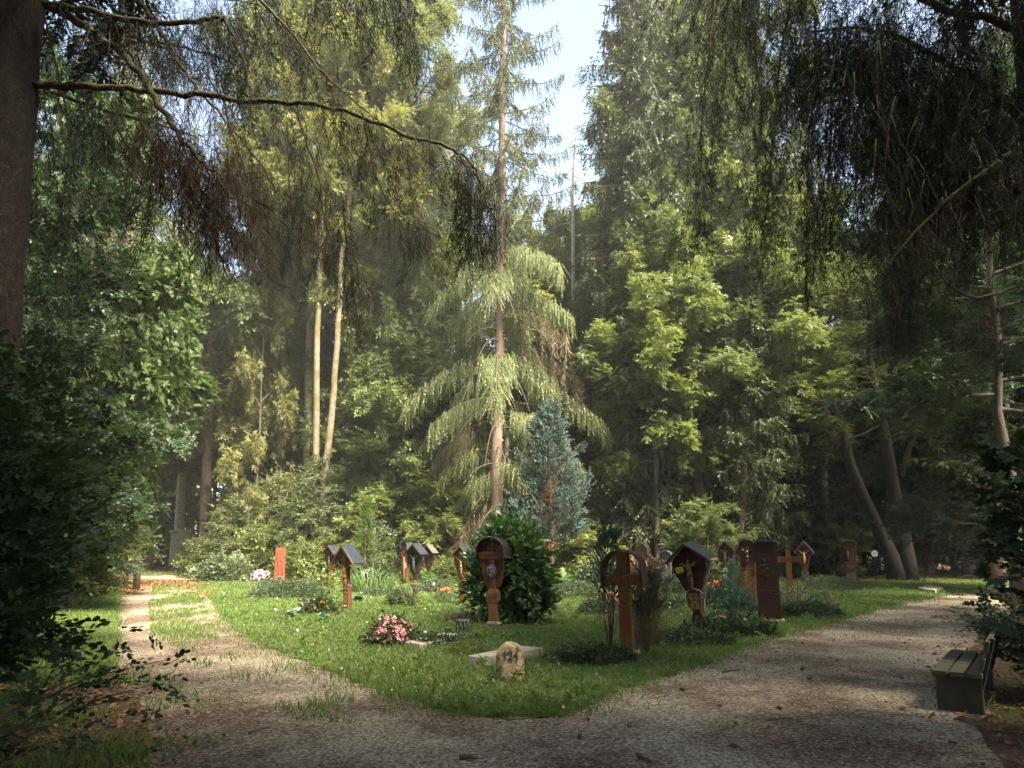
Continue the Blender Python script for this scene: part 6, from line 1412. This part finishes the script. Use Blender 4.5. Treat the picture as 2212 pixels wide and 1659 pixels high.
t = thing('plastic_pot', 'pale blue crumpled pot in the weeds below the trefoil arch', 'pot', G(1587, 1345)); MB().lathe([(.07, 0), (.085, .11), (.10, .12), (.09, .12), (.065, .02)], 12).build('pot', plain_mat('pale blue plastic', (.16, .3, .36), .4), t, True)
t = thing('grave_candle', 'white tea light standing on the evergreen patch right of the blackened marker', 'candle', G(936, 1284) + Vector((0, 0, .28))); MB().lathe([(.06, 0), (.06, .1), (.065, .11), (.02, .13)], 12).build('cup', M['white_paint'], t, True); MB().lathe([(.068, .112), (.05, .14)], 12).build('lid', M['roof'], t)
t = thing('red_candle', 'red grave candle on bare soil left of the grey board', 'candle', G(1412, 1262)); MB().lathe([(.09, 0), (.1, .1), (.09, .2)], 12).build('glass_cup', M['coral'], t, True); MB().lathe([(.095, .2), (.04, .24)], 12).build('lid', M['tin'], t)
t = thing('plant_pot', 'small green pot behind the engraved slab left of the lantern', 'pot', G(967, 1368)); MB().lathe([(.06, 0), (.075, .1), (.08, .105), (.07, .1)], 12).build('pot', M['hosta'], t, True)
# ------------------------------------------------------------------ the bench
def bench():
    a, b = G(2013, 1447, .425), G(2050, 1407, .425); a.z = b.z = 0; d = (b - a).normalized(); wv = Vector((d.y, -d.x, 0)); L = (b - a).length + .25; ang = math.atan2(d.y, d.x)
    t = thing('park_bench', 'mossy plank bench on concrete feet at the right edge of the path', 'bench', a + wv * .22 + d * (L / 2), ang)
    for i in range(3): MB().box((0, .155 - i * .155, .40), (L, .135, .05)).build('seat_plank', M['wood_plank'], t, False, .006)
    rot = Matrix.Rotation(math.radians(-14), 3, 'X')
    MB().box((0, -.275, .70), (L, .045, .12), rot.inverted()).build('back_plank', M['wood_plank'], t, False, .006)
    MB().box((0, -.225, .52), (L, .045, .12), rot.inverted()).build('back_plank', M['wood_plank'], t, False, .006)
    for s in (-1, 1):
        MB().box((s * (L / 2 - .16), 0.0, .17), (.10, .42, .40), None, 1.0).build('concrete_foot', M['concrete'], t, False, .012)
        MB().box((s * (L / 2 - .16), -.262, .52), (.09, .05, .54), rot.inverted()).build('back_post', M['concrete'], t, False, .01)
bench()

# ------------------------------------------------------------------ foreground: hazel at the left, sapling at the right, weeping spruce limbs overhead
def leafy_branch_shrub(name, label, base, branches, leafm, temps, size, per, cat='shrub', r0=.014, spread=.16):
    """a shrub of separate branches: pts are world points; leaves sit along each branch"""
    t = thing(name, label, cat, base)
    for pts in branches:
        p = [Vector(q) - Vector(base) for q in pts]; n = len(p); fine = []
        for i in range(n - 1):
            for k in range(4): fine.append(p[i].lerp(p[i + 1], k / 4))
        fine.append(p[-1]); o = MB().tube(fine, [r0 * (1 - .85 * i / (len(fine) - 1)) for i in range(len(fine))], 6).build('branch', M['twig'], t, True)
        P, D = [], []
        Ls = sum((fine[i + 1] - fine[i]).length for i in range(len(fine) - 1))
        for j in range(int(per * Ls)):
            s = (.18 + .82 * rng.random()) * (len(fine) - 1.001); k = int(s); q = fine[k].lerp(fine[k + 1], s - k); dr = fine[k + 1] - fine[k]; dr.normalize(); e = np.array(dr) * .5 + rng.normal(0, .6, 3) * [1, 1, .4]
            P.append(np.array(q) + rng.normal(0, spread, 3) * [1, 1, .6]); D.append(e)
        if P: foliage(o, np.array(P), np.array(D), temps, size, leafm, 'leaves', .1)
    return t
def fan(base, tips, mid=.35):
    out = []
    for tip in tips:
        b = Vector(base) + Vector((R_.uniform(-.25, .25), R_.uniform(-.2, .2), 0)); e = Vector(tip); m1 = b.lerp(e, .4) + Vector((0, 0, mid * (e - b).length * .5)); m2 = b.lerp(e, .75) + Vector((0, 0, mid * (e - b).length * .35)); out.append([b, m1, m2, e])
    return out
tips = [W(u, v, Y) for u, v, Y in ((20, 780, 5.6), (90, 830, 6.0), (150, 860, 6.6), (60, 900, 5.4), (150, 960, 6.8), (100, 990, 5.8), (185, 1030, 7.2), (40, 1010, 5.2), (130, 1070, 6.2), (180, 1120, 7.2), (90, 1120, 5.4), (110, 1180, 6.6), (20, 1150, 5), (110, 1220, 5.8), (60, 1240, 6), (60, 1260, 5.2), (60, 1310, 5.6), (60, 1360, 5.2), (30, 1360, 5), (110, 1400, 5.2), (-20, 900, 5.4), (-30, 1200, 5), (0, 1300, 5.2), (50, 1405, 5.2), (150, 1120, 8))]
leafy_branch_shrub('hazel_bush', 'dark-leaved hazel filling the left edge beside the verge', Vector((-5.2, 5.6, 0)), fan((-5.0, 5.8, 0), tips), M['hazel'], HAZEL, .26, 30)
tips = [W(u, v, Y) for u, v, Y in ((360, 1425, 4.6), (340, 1475, 4.4), (250, 1440, 4.5), (180, 1500, 4.2), (90, 1470, 4.2), (60, 1560, 3.9), (160, 1590, 3.9), (300, 1505, 4.3))]
leafy_branch_shrub('beech_sapling', 'low sapling whose leaf sprays reach over the left gravel', Vector((-3.6, 4.0, 0)), fan((-3.6, 4.0, 0), tips, .25), M['hazel'], HAZEL, .19, 9)
tips = [W(u, v, Y) for u, v, Y in ((2150, 990, 6.2), (2180, 960, 6.0), (2130, 1060, 6.6), (2180, 1040, 5.8), (2150, 1110, 6.4), (2200, 1130, 5.6), (2170, 1180, 6.2), (2230, 1000, 5.6), (2240, 1200, 5.8), (2190, 1250, 6.6), (2220, 1290, 6.2), (2250, 1350, 5.8), (2170, 920, 6.4))]
leafy_branch_shrub('maple_sapling', 'leafy sapling at the right edge above the bench', Vector((5.6, 6.2, 0)), fan((6.1, 6.4, 0), tips, .2), M['hazel'], MAPLE, .24, 11)
tips = [W(u, v, Y) for u, v, Y in ((2120, 1340, 8.8), (2160, 1320, 8.5), (2200, 1360, 8.2), (2180, 1400, 8), (2100, 1330, 9.4))]
leafy_branch_shrub('hazel_bush', 'low dark shrub behind the bench back', Vector((6.6, 8.4, 0)), fan((6.6, 8.4, 0), tips, .2), M['dark_leaf'], BEECH, .32, 22)
leafy_branch_shrub('hazel_bush', 'tall dark shrub on the left verge behind the nearer hazel', Vector((-8.6, 10.5, 0)), fan((-8.4, 10.5, 0), [W(u, v, Y) for u, v, Y in ((180, 930, 10), (240, 990, 11), (120, 960, 10), (200, 1040, 10), (255, 1080, 12), (150, 1110, 10), (230, 1160, 12), (80, 1040, 9.5), (160, 1180, 11), (100, 1200, 10), (180, 880, 11), (60, 900, 10), (20, 980, 9.5))]), M['dark_leaf'], BEECH, .42, 26, spread=.25)
leafy_branch_shrub('hazel_bush', 'yellow-green bush on the verge beside the path bend', Vector((-12.5, 19.5, 0)), fan((-12.5, 20, 0), [W(u, v, Y) for u, v, Y in ((225, 1110, 19), (262, 1140, 20), (240, 1180, 19), (200, 1150, 18), (268, 1200, 21), (180, 1200, 18), (255, 1235, 20), (215, 1250, 19))]), M['yellowing'], BEECH, .5, 26, spread=.3)

def weeping_limb(parent, pts, r0, r1, n, lo, hi, foliage_m, temps, side=.25, start=.15, wmat='bark_moss', nlab=None, down=1.0):
    """one limb and the curtain of twigs that hangs from it"""
    P0 = [Vector(p) - parent.location for p in pts]; m = len(P0); fine = []
    for i in range(m - 1):
        a, b, c, d = P0[max(i - 1, 0)], P0[i], P0[i + 1], P0[min(i + 2, m - 1)]
        for k in range(5):
            t = k / 5; fine.append(.5 * ((2 * b) + (c - a) * t + (2 * a - 5 * b + 4 * c - d) * t * t + (3 * b - a - 3 * c + d) * t ** 3) + Vector((R_.gauss(0, 1), R_.gauss(0, 1), R_.gauss(0, 1))) * r0 * .35 * min(1, i + k))
    fine.append(P0[-1]); L = len(fine); o = MB().tube(fine, [r0 + (r1 - r0) * i / (L - 1) for i in range(L)], 9).build('branch', M[wmat], parent, True)
    for (fm, tm, frac) in ((foliage_m if isinstance(foliage_m, list) else [(foliage_m, temps, 1.0)])):
        P, D, U, Sz = [], [], [], []
        for j in range(int(n * frac)):
            s = (start + (1 - start) * rng.random()) * (L - 1.001); k = int(s); q = fine[k].lerp(fine[k + 1], s - k); dr = (fine[k + 1] - fine[k]).normalized()
            off = rng.normal(0, side, 3) * [1, 1, .35]; ln = rng.uniform(lo, hi) * (.6 + .4 * math.sin(s * 1.7 + 1) ** 2)
            drop = rng.random() ** 1.6 * ln * .6
            P.append(np.array(q) + off + np.array([0, 0, -drop])); D.append(np.array(dr) * .18 + rng.normal(0, .28, 3) + np.array([0, 0, -down])); U.append(rng.normal(0, 1, 3)); Sz.append(ln)
        V, F, R = place(tm, np.array(P), frames(np.array(D), np.array(U)), np.array(Sz)); link('hanging_twigs', np_mesh('hanging_twigs', V, F, M[fm], R), o)
    return o

def left_spruce():
    base = Vector((-5.45, 7.0, 0)); t = thing('big_spruce', 'thick dark spruce at the left edge, mossy limbs trailing brown twigs', 'tree', base)
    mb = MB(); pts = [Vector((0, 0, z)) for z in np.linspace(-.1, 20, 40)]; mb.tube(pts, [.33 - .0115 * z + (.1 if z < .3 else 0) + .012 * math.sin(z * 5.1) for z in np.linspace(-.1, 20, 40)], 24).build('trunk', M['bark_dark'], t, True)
    o = link('crown', s_['a'][2], t, (0, 0, 7.6), (0, 0, .7), (1, 1, .6)); o.material_slots[0].link = 'OBJECT'; o.material_slots[0].material = M['spruce_dark']
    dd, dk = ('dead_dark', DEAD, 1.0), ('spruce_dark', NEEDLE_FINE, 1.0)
    def px(*q): return [W(u, v, Y) for u, v, Y in q]
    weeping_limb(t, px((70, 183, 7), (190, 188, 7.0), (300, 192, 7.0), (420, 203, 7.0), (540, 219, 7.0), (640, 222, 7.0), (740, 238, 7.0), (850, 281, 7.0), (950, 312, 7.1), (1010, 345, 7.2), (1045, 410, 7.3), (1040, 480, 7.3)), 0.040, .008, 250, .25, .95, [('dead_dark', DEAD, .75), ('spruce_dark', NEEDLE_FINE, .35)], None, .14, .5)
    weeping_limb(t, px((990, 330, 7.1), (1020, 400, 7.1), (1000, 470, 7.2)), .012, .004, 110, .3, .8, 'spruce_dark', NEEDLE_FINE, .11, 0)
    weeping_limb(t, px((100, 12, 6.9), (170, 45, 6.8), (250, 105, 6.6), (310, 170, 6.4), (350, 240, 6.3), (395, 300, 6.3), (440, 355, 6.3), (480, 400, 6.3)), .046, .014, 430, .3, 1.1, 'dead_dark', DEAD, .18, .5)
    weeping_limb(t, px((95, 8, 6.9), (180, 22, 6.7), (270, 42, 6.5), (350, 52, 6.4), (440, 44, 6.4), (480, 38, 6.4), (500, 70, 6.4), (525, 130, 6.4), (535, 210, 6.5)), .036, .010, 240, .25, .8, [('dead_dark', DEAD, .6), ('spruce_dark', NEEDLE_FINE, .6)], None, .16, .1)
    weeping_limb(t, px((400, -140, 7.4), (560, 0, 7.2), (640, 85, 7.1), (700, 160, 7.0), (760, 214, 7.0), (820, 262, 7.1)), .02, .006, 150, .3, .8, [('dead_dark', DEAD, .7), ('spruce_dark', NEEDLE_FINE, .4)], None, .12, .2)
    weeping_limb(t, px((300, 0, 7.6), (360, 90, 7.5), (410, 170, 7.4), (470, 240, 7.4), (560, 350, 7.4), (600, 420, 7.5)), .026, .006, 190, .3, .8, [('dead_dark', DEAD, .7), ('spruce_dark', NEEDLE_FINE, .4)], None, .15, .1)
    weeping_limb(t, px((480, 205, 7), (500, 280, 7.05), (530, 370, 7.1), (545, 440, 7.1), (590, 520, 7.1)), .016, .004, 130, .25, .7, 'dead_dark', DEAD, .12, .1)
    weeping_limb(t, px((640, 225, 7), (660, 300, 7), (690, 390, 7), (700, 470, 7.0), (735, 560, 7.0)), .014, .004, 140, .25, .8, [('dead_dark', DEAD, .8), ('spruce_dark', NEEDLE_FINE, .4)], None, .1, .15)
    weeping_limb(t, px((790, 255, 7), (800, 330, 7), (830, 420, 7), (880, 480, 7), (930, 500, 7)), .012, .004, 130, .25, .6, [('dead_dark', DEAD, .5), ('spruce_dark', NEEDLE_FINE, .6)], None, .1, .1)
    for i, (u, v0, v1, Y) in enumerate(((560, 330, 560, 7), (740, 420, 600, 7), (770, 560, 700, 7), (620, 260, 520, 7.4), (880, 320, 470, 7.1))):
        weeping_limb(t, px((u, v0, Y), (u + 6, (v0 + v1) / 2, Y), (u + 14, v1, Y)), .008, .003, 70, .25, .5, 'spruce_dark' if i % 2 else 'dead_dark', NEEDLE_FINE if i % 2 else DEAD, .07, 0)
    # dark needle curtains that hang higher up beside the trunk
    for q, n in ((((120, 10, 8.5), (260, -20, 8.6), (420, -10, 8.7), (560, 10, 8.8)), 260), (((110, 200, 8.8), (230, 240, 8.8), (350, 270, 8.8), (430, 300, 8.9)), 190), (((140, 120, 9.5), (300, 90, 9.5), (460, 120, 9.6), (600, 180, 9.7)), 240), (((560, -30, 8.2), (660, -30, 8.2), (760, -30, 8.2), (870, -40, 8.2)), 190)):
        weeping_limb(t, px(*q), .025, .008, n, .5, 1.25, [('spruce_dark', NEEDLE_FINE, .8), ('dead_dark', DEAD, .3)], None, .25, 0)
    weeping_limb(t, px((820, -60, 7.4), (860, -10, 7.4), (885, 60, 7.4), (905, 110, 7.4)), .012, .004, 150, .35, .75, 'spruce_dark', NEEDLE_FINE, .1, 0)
    weeping_limb(t, px((95, 30, 7.2), (150, 300, 7.6), (120, 520, 8.0), (130, 640, 8.2)), .012, .004, 140, .5, 1.2, 'spruce_dark', NEEDLE_FINE, .3, .1)
left_spruce()

def right_spruce():
    base = Vector((6.3, 7.6, 0)); t = thing('big_spruce', 'thick dark spruce at the right edge, limbs hung with black-green curtains', 'tree', base)
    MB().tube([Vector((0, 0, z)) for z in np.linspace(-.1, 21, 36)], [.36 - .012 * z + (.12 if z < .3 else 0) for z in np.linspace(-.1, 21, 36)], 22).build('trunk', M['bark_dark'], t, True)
    o = link('crown', s_['a'][2], t, (0, 0, 8.2), (0, 0, 2.1), (1, 1, .6)); o.material_slots[0].link = 'OBJECT'; o.material_slots[0].material = M['spruce_dark']
    def px(*q): return [W(u, v, Y) for u, v, Y in q]
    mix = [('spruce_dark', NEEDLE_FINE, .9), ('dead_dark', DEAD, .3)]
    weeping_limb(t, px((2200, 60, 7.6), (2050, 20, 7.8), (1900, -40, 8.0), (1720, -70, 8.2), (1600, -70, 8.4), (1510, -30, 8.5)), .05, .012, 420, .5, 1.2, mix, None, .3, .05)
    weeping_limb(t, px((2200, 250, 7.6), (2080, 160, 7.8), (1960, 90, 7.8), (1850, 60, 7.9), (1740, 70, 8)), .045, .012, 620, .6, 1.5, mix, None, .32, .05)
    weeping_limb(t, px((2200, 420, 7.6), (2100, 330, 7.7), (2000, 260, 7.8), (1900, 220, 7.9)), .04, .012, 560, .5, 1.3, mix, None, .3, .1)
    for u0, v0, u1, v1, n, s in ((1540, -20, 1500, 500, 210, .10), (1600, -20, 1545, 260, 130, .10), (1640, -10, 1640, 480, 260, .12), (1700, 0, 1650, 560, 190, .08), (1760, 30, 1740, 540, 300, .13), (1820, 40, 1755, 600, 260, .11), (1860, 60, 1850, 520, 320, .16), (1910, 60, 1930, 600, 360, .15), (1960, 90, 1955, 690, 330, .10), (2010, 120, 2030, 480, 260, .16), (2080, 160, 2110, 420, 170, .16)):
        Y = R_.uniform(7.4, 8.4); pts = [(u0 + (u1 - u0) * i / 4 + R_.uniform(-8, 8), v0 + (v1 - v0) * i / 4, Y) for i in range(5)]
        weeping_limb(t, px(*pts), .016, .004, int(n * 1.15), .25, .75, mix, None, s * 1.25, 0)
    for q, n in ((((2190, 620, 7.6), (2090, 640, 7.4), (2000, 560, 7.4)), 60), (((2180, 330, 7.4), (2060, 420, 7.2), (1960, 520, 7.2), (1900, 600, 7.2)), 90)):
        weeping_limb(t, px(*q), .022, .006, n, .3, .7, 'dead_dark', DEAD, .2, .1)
    # loose mossy bare twigs
    for i in range(14):
        u, v = R_.uniform(1830, 2020), R_.uniform(40, 420); p = [(u, v, 7.2)]
        for k in range(5): u += R_.uniform(-22, 30); v += R_.uniform(30, 60); p.append((u, v, 7.2))
        MB().tube([q - base for q in px(*p)], [.009, .008, .006, .005, .004, .003], 5).build('bare_twig', M['bark_moss'], t, True)
right_spruce()

# spruce cones and sticks on the gravel
cone_m = None
def cone_mesh():
    mb = MB()
    prof = [(.004, -.06), (.016, -.045), (.021, -.02), (.020, .01), (.014, .04), (.004, .06)]
    mb.lathe(prof, 9)
    for i in range(60):
        t = i / 60; z = -.05 + .1 * t; rr = .021 * math.sin(PI * min(1, t * .9 + .12)) + .002; a = i * 2.4; c, s = math.cos(a), math.sin(a); q = Vector((c * rr, s * rr, z)); tn = Vector((-s, c, 0)) * .007
        mb.add([q - tn, q + tn, q + Vector((c * .006, s * .006, .012))], [(0, 1, 2)])
    return mb.mesh('spruce_cone', M['twig'])
cm = cone_mesh()
for i in range(20):
    u, v = R_.uniform(1250, 2050), R_.uniform(1440, 1650)
    if i > 15: u, v = R_.uniform(1500, 2000), R_.uniform(1380, 1470)
    p = G(u, v)
    if inside(lawn_poly, np.array([p.x]), np.array([p.y]))[0]: p = G(1700 + 12 * i, 1560)
    o = link('spruce_cone', cm, None, p + Vector((0, 0, .025)), (PI / 2 + R_.uniform(-.1, .1), R_.uniform(-1, 1), rz()), R_.uniform(.6, .95)); tag(o, 'brown spruce cone lying on the gravel between lawn tip and bench', 'spruce cone', 'spruce cones on the gravel')
def stick(label, u, v, L, a, r):
    p = G(u, v); mb = MB(); d = Vector((math.cos(a), math.sin(a), 0)); mb.tube([(-d * L / 2), Vector((.01, .012, .006)), d * L / 2], [r, r * .9, r * .5], 7); o = mb.build('stick', M['twig'], None, True, loc=p + Vector((0, 0, r + .006))); tag(o, label, 'stick')
stick('short thick stick on the gravel at the bottom edge', 1012, 1644, .16, -.25, .022)
stick('thin stick on the gravel before the bench', 1690, 1556, .3, .3, .008)
stick('stick lying beside the right lawn edge', 1580, 1452, .35, .5, .012)
stick('stick on the left gravel below the sapling leaves', 560, 1580, .25, 1.1, .010)

# ------------------------------------------------------------------ the milky air of the clearing
hm = bpy.data.materials.new('haze'); hm.use_nodes = True; ht = hm.node_tree; ht.nodes.clear()
ho = ht.nodes.new("ShaderNodeOutputMaterial"); hv = ht.nodes.new("ShaderNodeVolumePrincipled"); hv.inputs['Density'].default_value = HAZE; hv.inputs['Color'].default_value = (1, .97, .9, 1); hv.inputs['Anisotropy'].default_value = .2
ht.links.new(hv.outputs[0], ho.inputs['Volume'])
tag(MB().box((0, 32, 22), (260, 150, 46)).build('haze', hm), kind='stuff')
scene.cycles.volume_bounces = 0; scene.cycles.volume_step_rate = 4; scene.cycles.volume_max_steps = 64
